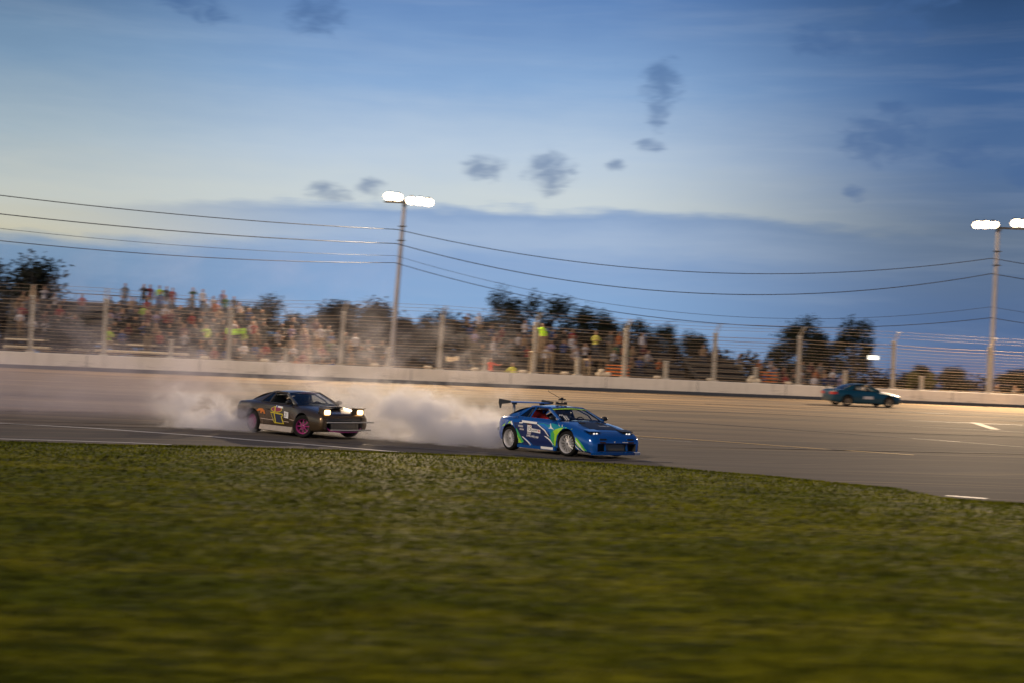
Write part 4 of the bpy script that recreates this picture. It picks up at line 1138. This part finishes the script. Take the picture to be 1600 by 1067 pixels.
# nose details
blue.part('intercooler', MB().box((2.03, .02, .275), (.06, .62, .15)), M_cool, None, None)
blue.part('grille', MB().box((1.985, 0, .275), (.02, 1.22, .185)), M_black, None, None)
for y in (-.34, .36): blue.part('grille_bar', MB().box((2.10, y, .275), (.04, .035, .17), rot=Matrix.Rotation(.2, 3, 'X')), BLUE, None, None)
sp = MB(); rows = []
for i in range(13):
    u = i/12*2-1; y = u*.80; xf = 2.25-.13*abs(u)**4
    rows.append([(xf-.5, y, .105), (xf, y, .095), (xf+.01, y, .15), (xf-.09, y, .175)])
sp.grid(rows); blue.part('front_lip', sp, BLUE, None, 40)
lp = MB(); lp.grid([[(p[0]+.006, p[1]+.003, p[2]) for p in r_[1:]] for r_ in rows[10:]]); blue.part('taped_lip_end', lp, M_whitev, None, 40)
for sd in (-1, 1):
    hb = blue.part('headlight', MB().box((1.90, sd*.53, .603), (.10, .28, .05)), M_black, None, None)
    MB().ell((1.955, sd*.53-.05, .606), (.012, .032, .02), 10).ell((1.955, sd*.53+.035, .606), (.012, .032, .02), 10).build('lens', mat('headlight_glow', (1, 1, 1), .3, emit=(1, .93, .8), estr=.9), hb, 60)
    lid = MB(); lid.box((1.80, sd*.53, .676), (.27, .34, .022), rot=Matrix.Rotation(R(9), 3, 'Y')); blue.part('headlight_lid', lid, BLUE if sd < 0 else M_black, None, None)
    blue.part('bumper_slot', MB().box((2.135, sd*.44, .475), (.03, .20, .045)), M_black, None, None)
    blue.part('indicator', MB().box((2.148, sd*.46, .40), (.03, .18, .035)), mat('smoked_lens', (.05, .02, .008), .2, coat=.6), None, None)
blue.project([[(2.05-.05, .40), (2.05, .47)]] if False else [[(-.5,.376),(.5,.376),(.5,.387),(-.5,.387)]], 'front', 'bumper_gap', M_black, .003)
blue.project([[(-.10,.40),(-.06,.40),(-.055,.43),(-.095,.43)]], 'front', 'badge', M_whitev, .004)
blue.project([[(.18,.40),(.36,.40),(.36,.418),(.18,.418)]], 'front', 'sticker', M_whitev, .004)
# bonnet with vents and the dark panel
blue.project([[(.98,-.34),(1.30,-.46),(1.66,-.44),(1.72,.44),(1.30,.46),(.98,.34),(1.12,0)]], 'top', 'bonnet_panel', M_black, .004, res=.1)
for sd in (-1, 1):
    blue.project([[(1.02,sd*.30),(1.14,sd*.44),(1.18,sd*.24),(1.06,sd*.16)]], 'top', 'bonnet_vent', mat('vent_shadow_black', (.004,.004,.005), .9), .009)
    blue.project([[(1.22,sd*.50-.02),(1.62,sd*.50-.02),(1.62,sd*.50),(1.22,sd*.50)]], 'top', 'bonnet_gap', M_black, .002)
for k in range(7): blue.project([[(1.36+.03*(k%3), .02+.05*k), (1.42+.03*(k%2), .03+.05*k), (1.44, .055+.05*k), (1.37, .05+.05*k)]], 'top', 'splash_mark', M_whitev, .008)
blue.project([[(1.885,-.66),(1.895,-.66),(1.895,.66),(1.885,.66)]], 'top', 'nose_gap', M_black, .003)
# side graphics, laid over a painted dark reflection
blue.project([[(-1.05,.75),(-.2,.76),(.1,.70),(.5,.50),(.62,.30),(.66,.20),(-.85,.20),(-.80,.40)]], 'side', 'painted_door_shade', M_navy, .0022)  # navy panel paints the dark asphalt reflection onto the lower side
G = [([(-1.62,.60),(-1.42,.70),(-1.18,.71),(-.98,.60),(-.86,.44),(-.74,.30),(-.70,.22),(-.86,.22),(-.92,.36),(-1.0,.55),(-1.22,.655),(-1.42,.64)], M_limev),
     ([(-.98,.60),(-.90,.60),(-.72,.40),(-.60,.26),(-.70,.22),(-.74,.30),(-.86,.44)], M_green),
     ([(-1.26,.70),(-1.20,.78),(-1.04,.64),(-.98,.60),(-1.10,.64)], M_limev),
     ([(-.66,.385),(-.50,.36),(-.22,.20),(-.16,.155),(-.30,.16),(-.42,.26)], M_cyan),
     ([(-.10,.74),(.12,.72),(.44,.62),(.72,.60),(.98,.69),(1.30,.70),(1.10,.735),(.80,.715),(.60,.80),(.40,.74),(.20,.78)], M_teal),
     ([(.02,.735),(.20,.70),(.48,.58),(.56,.46),(.66,.44),(.70,.58),(.52,.66),(.22,.76)], M_cyan),
     ([(.52,.62),(.76,.62),(.80,.48),(.74,.32),(.70,.20),(.63,.22),(.60,.34),(.50,.44),(.56,.50)], M_teal),
     ([(.64,.60),(.80,.66),(.98,.70),(1.22,.715),(1.42,.685),(1.22,.665),(1.0,.63),(.84,.50),(.80,.34),(.74,.22),(.69,.24),(.72,.38),(.73,.52)], M_limev),
     ([(.56,.54),(.66,.60),(.73,.52),(.71,.38),(.69,.26),(.64,.28),(.60,.38)], M_green)]
for poly, m_ in G: blue.project([poly], 'side', 'side_graphic', m_, .0035+.0006*G.index((poly, m_)))
Wt = [[(-.66,.39),(-.62,.395),(-.40,.29),(-.24,.155),(-.30,.155),(-.44,.27)], [(-.08,.745),(.02,.73),(.30,.62),(.50,.46),(.46,.46),(.26,.60)], [(.28,.46),(.36,.455),(.56,.38),(.68,.26),(.66,.245),(.54,.35)],
      [(.50,.80),(.58,.70),(.72,.64),(.60,.655),(.44,.66),(.52,.68)], [(-1.16,.74),(-1.12,.78),(-1.00,.64),(-1.03,.64)], [(.82,.80),(.90,.73),(.93,.735)], [(.98,.79),(1.02,.72),(1.05,.725)]]
for w_ in Wt: blue.project([w_], 'side', 'white_streak', M_whitev, .011)
F = [([(1.50,.52),(1.58,.50),(1.78,.34),(1.92,.19),(1.84,.18),(1.66,.30),(1.52,.42)], M_limev), ([(1.60,.50),(1.66,.48),(1.86,.32),(1.98,.18),(1.92,.18),(1.78,.33)], M_green), ([(1.56,.44),(1.60,.43),(1.78,.30),(1.90,.17),(1.87,.17),(1.74,.28)], M_whitev), ([(1.52,.34),(1.56,.33),(1.68,.24),(1.76,.16),(1.73,.16),(1.64,.23)], M_whitev)]
for k, (poly, m_) in enumerate(F): blue.project([poly], 'side', 'side_graphic', m_, .005+.003*k)
blue.rect(-.72,-.06,.755,.812,'sponsor_sticker',M_whitev,.012,skew=.02)
blue.text('MAZWORX', -.30,.782,.034,'sticker_text',mat('grey_print',(.30,.28,.27),.6),.2) if False else None
blue.rect(-.44,-.26,.53,.70,'number_plate',M_whitev,.012,skew=.01); blue.rect(-.44,-.26,.70,.725,'plate_band',mat('dark_red_vinyl',(.14,.02,.03),.5),.013,skew=.01)
blue.text('15', -.35,.612,.125,'race_number',M_black,off=.018)
blue.rect(-.25,.12,.535,.625,'sponsor_sticker',M_whitev,.012,skew=.025); blue.text('HAWK',-.11,.574,.055,'sticker_text',M_black,.15,off=.016)
blue.project([[(.02,.59),(.09,.585),(.095,.555),(.05,.545)]],'side','sticker_mark',mat('red_vinyl',(.45,.02,.02),.5),.016)
blue.rect(-.82,-.62,.64,.69,'sponsor_sticker',mat('grey_vinyl',(.36,.34,.36),.5),.012,skew=.01); blue.rect(-.76,-.58,.565,.605,'sponsor_sticker',mat('grey_vinyl'),.012,skew=.01)
blue.rect(-.44,-.28,.47,.52,'sponsor_sticker',mat('grey_vinyl'),.012,skew=.01)
blue.rect(-.80,-.66,.73,.755,'sponsor_sticker',M_whitev,.012); blue.rect(-.80,-.70,.76,.80,'sponsor_sticker',M_navy,.012)
for k in range(9):                             # white script along the lower door, too blurred to read
    x = -.46+.058*k; hh = .045+.02*((k*37) % 3)/2
    blue.project([[(x,.405-.004*k),(x+.018,.405-.004*k),(x+.032,.405+hh-.004*k),(x+.012,.405+hh-.004*k)]],'side','script_stroke',M_whitev,.012)
    blue.project([[(x+.008,.42-.004*k),(x+.046,.43-.004*k),(x+.044,.442-.004*k),(x+.008,.432-.004*k)]],'side','script_stroke',M_whitev,.013)
blue.seams(-.56,.62,.20,.84,.2)
blue.part('door_handle', MB().box((-.44,-.862,.735),(.13,.015,.03)), M_black, None, None)
sk = MB()
for sd in (-1, 1): sk.box((0, sd*.865, .155), (1.62, .05, .075))
skk = blue.part('side_skirt', MB().box((0,-.868,.152),(1.62,.05,.08),rot=Matrix.Rotation(R(8),3,'X')), BLUE, None, None)
blue.part('side_skirt', MB().box((0,.868,.152),(1.62,.05,.08)), BLUE, None, None)
blue.part('skirt_sticker', MB().box((.47,-.899,.158),(.50,.006,.062),rot=Matrix.Rotation(R(8),3,'X')), M_whitev, None, None)
# sunstrip across the top of the windscreen, sticker column down its far edge
lo, hi = blue.ws
def wsp(i, t_): return lo[i].lerp(hi[i], t_)+Vector((.012, 0, .02*math.sin(math.pi*t_)+.012))
blue.part('sun_strip', MB().grid([[wsp(i, .80+.0*i), wsp(i, .88)] for i in range(11)]), mat('bright_lime_strip', (.45, .80, .02), .4), None, 60)
blue.part('sun_strip_blue', MB().grid([[wsp(i, .885), wsp(i, .97)] for i in range(11)]), M_navy, None, 60)
blue.part('sticker_column', MB().grid([[wsp(9, t_/8*.85), wsp(10, t_/8*.85)+Vector((0, -.02, 0))] for t_ in range(9)]), mat('pale_blue_vinyl', (.12, .26, .50), .4), None, 60)
dots = MB()
for k in range(5):
    for j in range(2): p = wsp(1, .06+.075*k)+Vector((.004, .03+.07*j-.1*(k > 3), 0)); dots.box(p, (.012, .035, .035))
blue.part('windscreen_stickers', dots, M_whitev, None, None)
blue.part('wiper', MB().tube([wsp(6, .03), wsp(5, .10), wsp(3, .06)], .008, 5), M_black, None, 60)
# big rear wing
wg = MB(); rows = []
for sgn in np.linspace(-.71, .71, 9):
    prof = [(0,0),(.05,.022),(.14,.024),(.26,.012),(.34,.03),(.33,.02),(.24,-.006),(.10,-.012),(0,0)]
    rows.append([(-1.50-p[0], sgn, 1.25+p[1]) for p in prof])
wg.grid(rows); wingp = blue.part('rear_wing', wg, BLUE, None, 50)
for sd in (-1, 1):
    ep = MB(); poly = [(x_+.38, z_-.11) for x_, z_ in [(-1.80,1.41),(-2.32,1.45),(-2.34,1.34),(-2.28,1.20),(-2.24,1.20),(-2.20,1.31),(-1.98,1.33),(-1.82,1.35)]]
    n_ = len(poly); ep.add([(x,sd*.712,z) for x,z in poly]+[(x,sd*.729,z) for x,z in poly], [tuple(range(n_)), tuple(range(n_,2*n_))[::-1]]+[(i,(i+1)%n_,(i+1)%n_+n_,i+n_) for i in range(n_)])
    ep.build('end_plate', M_black, wingp, None)
    su = MB(); su.tube([(-1.60,sd*.46,.88),(-1.61,sd*.46,1.08),(-1.62,sd*.46,1.25)], [.055,.04,.035], 4); su.build('wing_support', M_cage, wingp, None)
    MB().box((-1.60,sd*.46,1.225),(.14,.06,.05)).build('wing_bracket', M_black, wingp, None)
    tl = blue.part('tail_light', MB().box((-1.905, sd*.48, .66), (.05, .34, .12)), mat('tail_light_red', (.28,.01,.01), .25, coat=.6), None, None)
blue.part('tow_eye', MB().tube([(-1.88,-.56,.60),(-2.04,-.60,.60),(-2.08,-.61,.55)], .012, 6).ell((-2.08,-.61,.52),(.035,.035,.05),10), M_black, None, 60)
# aerial and camera rig on the roof
rp = blue.roofdrop(.6, .45)
rig = MB(); rig.box(rp+Vector((0,0,.04)), (.05,.30,.05)); rig.box(rp+Vector((0,-.14,.05)), (.07,.05,.07)); rig.box(rp+Vector((0,.14,.05)), (.07,.05,.07)); rig.tube([rp+Vector((0,.02,.05)), rp+Vector((0,.02,.14))], .012, 6); rig.box(rp+Vector((0,.02,.15)), (.06,.20,.035)); rig.box(rp+Vector((0,.02,.18)), (.04,.06,.05))
blue.part('roof_camera', rig, M_black, None, None)
blue.part('aerial', MB().tube([rp+Vector((0,.0,.16)), rp+Vector((-.16,-.12,.27)), rp+Vector((-.30,-.20,.34)), rp+Vector((-.31,-.20,.38))], .007, 5), M_black, None, 60)
M_tanhelm = mat('tan_helmet', (.34,.22,.12), .35, coat=.5)
driver(blue, 1, mat('grey_race_suit', (.20,.20,.22), .8), M_tanhelm, 'driver in a tan helmet and grey suit at the wheel of the blue car', 'racing drivers')

# --- the black car
BLK = paint_mat('brown_black_paint', (.150, .102, .060), .27, .35, .8)
st_s = [(-2.30,.40,.60,.70,.74),(-2.26,.30,.74,.82,.85),(-2.08,.25,.80,.87,.905),(-1.7,.22,.83,.89,.94),(-1.24,.18,.845,.895,.94),(-.6,.17,.84,.88,.90),(0,.165,.835,.87,.895),(.6,.165,.84,.86,.895),(.9,.165,.845,.835,.885),(1.24,.17,.85,.80,.85),(1.6,.18,.845,.745,.79),(1.86,.20,.83,.70,.735),(2.0,.23,.80,.67,.70),(2.07,.27,.75,.63,.65)]
black = Car('black brown racing coupe with magenta wheels and raised lit headlights drifting behind', st_s, (-1.2375, 1.2375), .315, BLK, .045,
            front_box=[((2.05, 0, .42), (.50, 1.22, .34))], group='racing cars on the track')
black.place(477, 682, 39.6, R(-47), 1.2375)
gS = dict(glass=glass_mat('dark_windscreen', (.55,.62,.66)), A0=(.76,.715,.88), A1=(.06,.56,1.185), B0=(-.56,.74,.895), B1=(-.44,.565,1.20), C0=(-1.02,.72,.905), C1=(-.62,.55,1.185), D0=(-1.70,.58,.925), D1=(-.68,.52,1.195), W0=.16, W1=.10, crown=.03, bblack=False)
black.greenhouse(gS, BLK, hatch_mat=mat('pale_rear_glass', (.42,.43,.46), .25, coat=.6))  # rear glass in one pale opaque tone
black.cabin(mat('black_racing_seat', (.02,.02,.022), .7))
M_mag = mat('magenta_wheel_paint', (.30, .03, .17), .4, coat=.4)
for sd in (-1, 1):
    black.wheel(-1.2375, sd, .765, 0, M_mag, 'plain', .22, .215)
    black.wheel(1.2375, sd, .775, R(27), M_mag, 'plain', .21, .215)
black.mirrors(.58, .77, .90, M_black)
# exposed front: radiator, cooler, bars
black.part('radiator', MB().box((1.84, 0, .46), (.04, 1.0, .30)), M_dark, None, None)
black.part('intercooler', MB().box((1.98, .04, .36), (.07, .72, .18)).box((1.98, .46, .36), (.08, .10, .19)).box((1.98, -.38, .36), (.08, .10, .19)), M_cool, None, None)
black.part('crossmember', MB().box((1.98, 0, .555), (.06, 1.16, .10)), M_cool, None, None)
black.part('bash_bar', MB().tube([(2.10,-.62,.47),(2.13,-.3,.47),(2.13,.4,.47),(2.11,.98,.47)], .020, 8), M_cage, None, 60)
black.part('bash_bar', MB().tube([(2.05,-.46,.26),(2.10,0,.25),(2.10,.6,.25),(2.08,.90,.25)], .020, 8), M_cage, None, 60)
black.part('lower_tube', MB().tube([(2.0,-.60,.36),(2.08,-.50,.24),(2.10,-.1,.20),(2.09,.4,.20),(2.0,.62,.30)], .018, 8), M_mag, None, 60)
for sd in (-1, 1):
    black.part('bar_stay', MB().tube([(1.85,sd*.42,.47),(2.12,sd*.42,.47)], .018, 6).tube([(1.85,sd*.42,.26),(2.09,sd*.42,.25)], .018, 6), M_cage, None, 60)
    pod = black.part('headlight', MB().box((1.90, sd*.56, .745), (.22, .28, .19), taper=.96).box((1.94, sd*.56, .855), (.28, .30, .02)), BLK, None, None)
    bz = MB()
    rows = []
    for r_, xx in ((1.0, 2.013), (.97, 2.022), (.6, 2.027), (0.0, 2.028)):
        ring = []
        for k in range(24):
            a = 2*math.pi*k/24; ca, sa = math.cos(a), math.sin(a); pw = .45
            ring.append((xx, sd*.56+r_*.104*math.copysign(abs(ca)**pw, ca), .745+r_*.070*math.copysign(abs(sa)**pw, sa)))
        rows.append(ring+[ring[0]])
    bz.grid(rows); bz.build('lens', mat('lit_headlamp_glass', (1,1,1), .3, emit=(1,.62,.26), estr=4), pod, 60)
    black.part('tail_light', MB().box((-2.275, sd*.50, .70), (.05, .40, .12)), mat('tail_light_red'), None, None)
black.project([[(-.62,-.02),(.62,-.02),(.62,0),(-.62,0)]] if False else [[(-.44,.50),(-.24,.51),(-.24,.55),(-.44,.54)]], 'front', 'blue_tape', mat('blue_tape', (.04,.05,.30), .5), .05)
black.part('lamp_housing_gap', MB().box((1.80, -.56, .70), (.06, .30, .12)).box((1.80, .56, .70), (.06, .30, .12)), M_black, None, None)
black.rect(-.62+2.34, .62+1.3, -.6, .6, 'x', M_black) if False else None
# bonnet vents, bonnet edge
for sd in (-1, 1):
    black.project([[(1.15,sd*.26),(1.50,sd*.40),(1.56,sd*.12),(1.26,sd*.08)]], 'top', 'bonnet_vent', M_black, .006)
    black.project([[(.86,sd*.64),(1.70,sd*.62),(1.70,sd*.63),(.86,sd*.652)]], 'top', 'bonnet_gap', M_black, .003)
sc_ = MB(); sc_.box((1.40, 0, .855), (.34, .62, .05), taper=.8); black.part('bonnet_scoop', sc_, BLK, None, None)
black.part('scoop_mouth', MB().box((1.578, 0, .852), (.012, .56, .036)), M_black, None, None)
# side
black.seams(-.66, .58, .27, .86, .2)
M_trimp = mat('pale_side_trim', (.42,.34,.29), .5)
black.project([[(-.98,.415),(.58,.385),(.58,.400),(-.98,.432)]], 'side', 'side_moulding', M_trimp, .006)
black.project([[(.62,.46),(.86,.45),(.86,.465),(.62,.475)]], 'side', 'side_moulding', M_trimp, .006)
black.part('side_skirt', MB().box((0,-.872,.185),(1.62,.05,.15),rot=Matrix.Rotation(R(-14),3,'X')), mat('bare_silver_skirt', (.42,.36,.31), .45, metal=.3, var=.3), None, None)
black.part('side_skirt', MB().box((0,.87,.185),(1.62,.05,.15)), mat('bare_silver_skirt'), None, None)
black.part('door_handle', MB().box((-.50,-.852,.70),(.15,.02,.03)), M_black, None, None)
M_yel = mat('yellow_vinyl', (.52,.42,.02), .45); M_dkblue = mat('dark_blue_vinyl', (.012,.018,.05), .45); M_orv = mat('orange_vinyl', (.50,.15,.02), .45); M_plum = mat('plum_vinyl', (.22,.03,.07), .45)
def ellip(cx, cz, rx, rz, n=18): return [(cx+rx*math.cos(2*math.pi*k/n), cz+rz*math.sin(2*math.pi*k/n)) for k in range(n)]
black.project([ellip(-.07,.715,.275,.085)], 'side', 'logo_outline', M_yel, .005); black.project([ellip(-.07,.718,.245,.066)], 'side', 'logo_oval', M_plum, .008)
black.project([[(-.36,.635),(.27,.605),(.28,.545),(.22,.525),(.35,.325),(-.13,.325),(-.17,.36),(-.28,.36+.0)][:7]+[(-.31,.56)]], 'side', 'logo_outline', M_yel, .009)
black.project([[(-.32,.605),(-.19,.598),(-.10,.355),(-.14,.37)], [(-.14,.596),(.235,.577),(.235,.555),(.175,.535),(.29,.35),(-.045,.352)]], 'side', 'logo_fill', M_dkblue, .013)
black.project([[(-.17,.80),(-.12,.80),(-.09,.64),(-.14,.64)]], 'side', 'logo_stem', M_yel, .014)
black.rect(.34,.55,.51,.685,'number_plate',M_whitev,.011,skew=.02); black.text('21',.445,.588,.115,'race_number',M_black,off=.016)
black.rect(-.12,.24,.775,.825,'sponsor_sticker',M_whitev,.010,skew=.02); black.rect(-.09,-.02,.775,.82,'sticker_stripe',mat('blue_tape'),.013,skew=.0)
black.project([[(-1.10,.585),(-.94,.70),(-.78,.71),(-.66,.66),(-.62,.56),(-.68,.55),(-.72,.62),(-.78,.60),(-.80,.56),(-.86,.57),(-.84,.64),(-.90,.64),(-.98,.58)]], 'side', 'orange_decal', M_orv, .008)
lo, hi = black.ws
black.part('sun_strip', MB().grid([[wsp(i, .87), wsp(i, .95)] for i in range(3, 9)]), mat('lilac_strip', (.14,.08,.17), .5), None, 60)
black.part('wiper', MB().tube([wsp(6, .03), wsp(5, .10), wsp(3, .06)], .008, 5), M_black, None, 60)
driver(black, 1, mat('black_race_suit', (.02,.022,.03), .8), mat('dark_helmet', (.03,.035,.05), .3, coat=.6), 'driver in a dark helmet at the wheel of the black brown car', 'racing drivers')

# --- the third car, far off by the wall
TEAL = paint_mat('teal_blue_paint', (.003, .045, .08), .3, .6, .3)
st_3 = [(-2.25,.34,.62,.80,.84),(-2.18,.26,.76,.90,.93),(-1.9,.22,.82,.94,.97),(-1.3,.18,.85,.95,.975),(-.6,.17,.85,.92,.94),(0,.165,.845,.90,.92),(.6,.165,.85,.88,.91),(1.0,.165,.855,.82,.92),(1.35,.17,.855,.77,.89),(1.8,.19,.84,.69,.83),(2.05,.22,.79,.62,.74),(2.14,.26,.70,.58,.60)]
far = Car('teal racing coupe with a white bonnet speeding along below the wall', st_3, (-1.32, 1.32), .315, TEAL, .05, front_box=[((2.1, 0, .38), (.4, 1.2, .24))], group='racing cars on the track')
far.place(1387, 632, 84.2, R(12), 1.32)
g3 = dict(A0=(.80,.715,.90), A1=(.12,.58,1.27), B0=(-.45,.74,.93), B1=(-.42,.585,1.29), C0=(-.95,.73,.95), C1=(-.72,.575,1.27), D0=(-1.50,.62,.975), D1=(-.80,.55,1.275), W0=.14, W1=.08, crown=.03)
far.greenhouse(g3, TEAL); far.cabin(mat('yellow_racing_seat', (.40,.36,.03), .7))
for sd in (-1, 1):
    far.wheel(-1.32, sd, .78, 0, mat('dull_alloy', (.25,.20,.16), .5, metal=.6), 'plain', .23, .22); far.wheel(1.32, sd, .78, R(-8), mat('dull_alloy'), 'plain', .23, .22)
    far.part('tail_light', MB().box((-2.225, sd*.55, .74), (.06, .34, .16)).box((-2.10, sd*.80, .74), (.26, .05, .15)), mat('bright_tail_light', (.40,.03,.02), .3, coat=.5), None, None)
far.mirrors(.62, .77, .93, TEAL)
far.part('intercooler', MB().box((2.06, 0, .38), (.06, .8, .18)), M_cool, None, None)
hd = far.project([[(.90,-.70),(1.6,-.68),(1.98,-.60),(2.05,0),(1.98,.60),(1.6,.68),(.90,.70),(.96,0)]], 'top', 'bonnet', M_whitev, .008, res=.12)
far.project([[(-2.16,-.80+1.6),(-2.1,.8)]] if False else [[(-2.14,.84),(-1.95,.86),(-1.95,.88),(-2.14,.86)]], 'side', 'pale_edge', M_whitev, .008)
sw = MB(); sw.box((-2.1, 0, 1.13), (.22, 1.36, .03)); far_w = far.part('rear_wing', sw, M_black, None, None)
for sd in (-1, 1): MB().box((-2.05, sd*.5, 1.04), (.06, .03, .20)).build('wing_support', M_black, far_w, None); MB().box((-2.1, sd*.69, 1.12), (.26, .015, .10)).build('end_plate', M_black, far_w, None)
far.seams(-.56,.66,.22,.88,.2); far.rect(-.3,.3,.45,.62,'door_sticker',mat('grey_vinyl'),.006)
driver(far, 1, mat('yellow_race_suit', (.45,.42,.05), .8), mat('yellow_helmet', (.55,.52,.10), .35, coat=.5), 'driver in a yellow helmet inside the distant teal car', 'racing drivers')

# ------------------------------------------------------------------ tyre smoke
def smoke(name, a, b, size_y, zlo, zhi, label, dens, col, shape, nscale=.5, thr=(.42, .62), zoff=0.0):
    """box from world x a..b; 'shape' turns box coordinates (u,v,w in 0..1) into a density factor"""
    (x0, y0), (x1, y1) = a, b; L = math.hypot(x1-x0, y1-y0); ang = math.atan2(y1-y0, x1-x0)
    me = MB().box((L/2, 0, (zlo+zhi)/2), (L, size_y, zhi-zlo)).mesh(name)
    o = link(name, me); o.location = (x0, y0, 0); o.rotation_euler = (0, 0, ang)
    setp(o, label, 'smoke', kind='stuff')
    m_ = bpy.data.materials.new(name+'_volume'); m_.use_nodes = True; t_ = NT(m_.node_tree); t_.n.remove(t_.n['Principled BSDF'])
    v = t_.new('ShaderNodeVolumePrincipled'); v.inputs['Color'].default_value = (*col, 1); v.inputs['Anisotropy'].default_value = .5
    tc = t_.new('ShaderNodeTexCoord').outputs['Object']; X, Y, Z = t_.sep(tc)
    u = t_.math('DIVIDE', X, L); w = t_.math('DIVIDE', t_.math('SUBTRACT', Z, zlo), zhi-zlo); vv = t_.math('ABSOLUTE', t_.math('DIVIDE', Y, size_y/2))
    n_ = t_.noise(t_.mapping(tc, (.8, 1, 1.1)), nscale*2.2, 4, .62, .6)
    sh = shape(t_, u, vv, w, n_)
    d = t_.math('MULTIPLY', t_.math('MULTIPLY', sh, t_.ss(n_, thr[0], thr[1])), dens)
    t_.l.new(d, v.inputs['Density']); t_.l.new(v.outputs[0], t_.n['Material Output'].inputs['Volume'])
    me.materials.append(m_); return o
bw = blue.M @ Vector((-1.3, -.75, 0)); kw = black.M @ Vector((-1.3, -.75, 0))
def sh_blue(t_, u, v, w, n_):
    # u = 0 at the wheel, 1 far behind; the plume grows taller then thins out
    top = t_.math('ADD', t_.math('MULTIPLY', t_.ss(u, 0, .6), .40), .46)
    top = t_.math('ADD', top, t_.math('MULTIPLY', t_.math('SUBTRACT', n_, .5), 1.1))
    a = t_.ss(t_.math('SUBTRACT', top, w), -.05, .38)
    return t_.math('MULTIPLY', t_.math('MULTIPLY', a, t_.ss(v, 1.0, .35)), t_.math('MULTIPLY', t_.ss(u, 0.0, .04), t_.math('ADD', t_.ss(u, .55, .0, .06, 1.0), 0)) if False else t_.math('MULTIPLY', t_.ss(u, 0.0, .05), t_.ss(u, 1.0, .02, .0, 1.0)))
smoke('tyre_smoke', (bw.x+.15, bw.y+.75), (bw.x-6.4, bw.y+4.6), 2.6, .0, 1.85, 'thick cream tyre smoke boiling behind the blue car', 7.0, (.965, .965, .99), sh_blue, .75, (.38, .60))
smoke('tyre_smoke', (kw.x+.25, kw.y+.1), (kw.x-3.6, kw.y+.7), 1.7, .0, 1.5, 'low white tyre smoke at the rear wheel of the black car', 6.0, (.95, .955, 1.0), sh_blue, .8, (.40, .6))
def sh_thin(t_, u, v, w, n_):
    a = t_.math('MULTIPLY', t_.ss(u, 0, .12), t_.ss(u, 1.0, .85)); b = t_.math('MULTIPLY', t_.ss(v, 1.0, .5), t_.math('MULTIPLY', t_.ss(w, 1.0, .45), t_.ss(w, -.1, .12)))
    return t_.math('MULTIPLY', a, b)
smoke('drifting_smoke', (kw.x-.6, kw.y+4.5), (kw.x-24, kw.y+1.5), 8.5, .15, 3.0, 'long thin purple grey smoke trail drifting left of the black car', .08, (.74, .70, .86), sh_thin, .22, (.32, .62))
smoke('drifting_smoke', (-3.0, 56), (-24.0, 54), 9.0, .6, 8.0, 'faint tall smoke veil hanging in front of the grandstand', .07, (.80, .80, .99), sh_thin, .2, (.52, .70))
smoke('drifting_smoke', (1.0, 49), (-13.0, 50), 7.0, .2, 4.6, 'thin pinkish smoke veil between the black car and the blue car', .22, (.92, .91, .99), sh_thin, .34, (.50, .68))
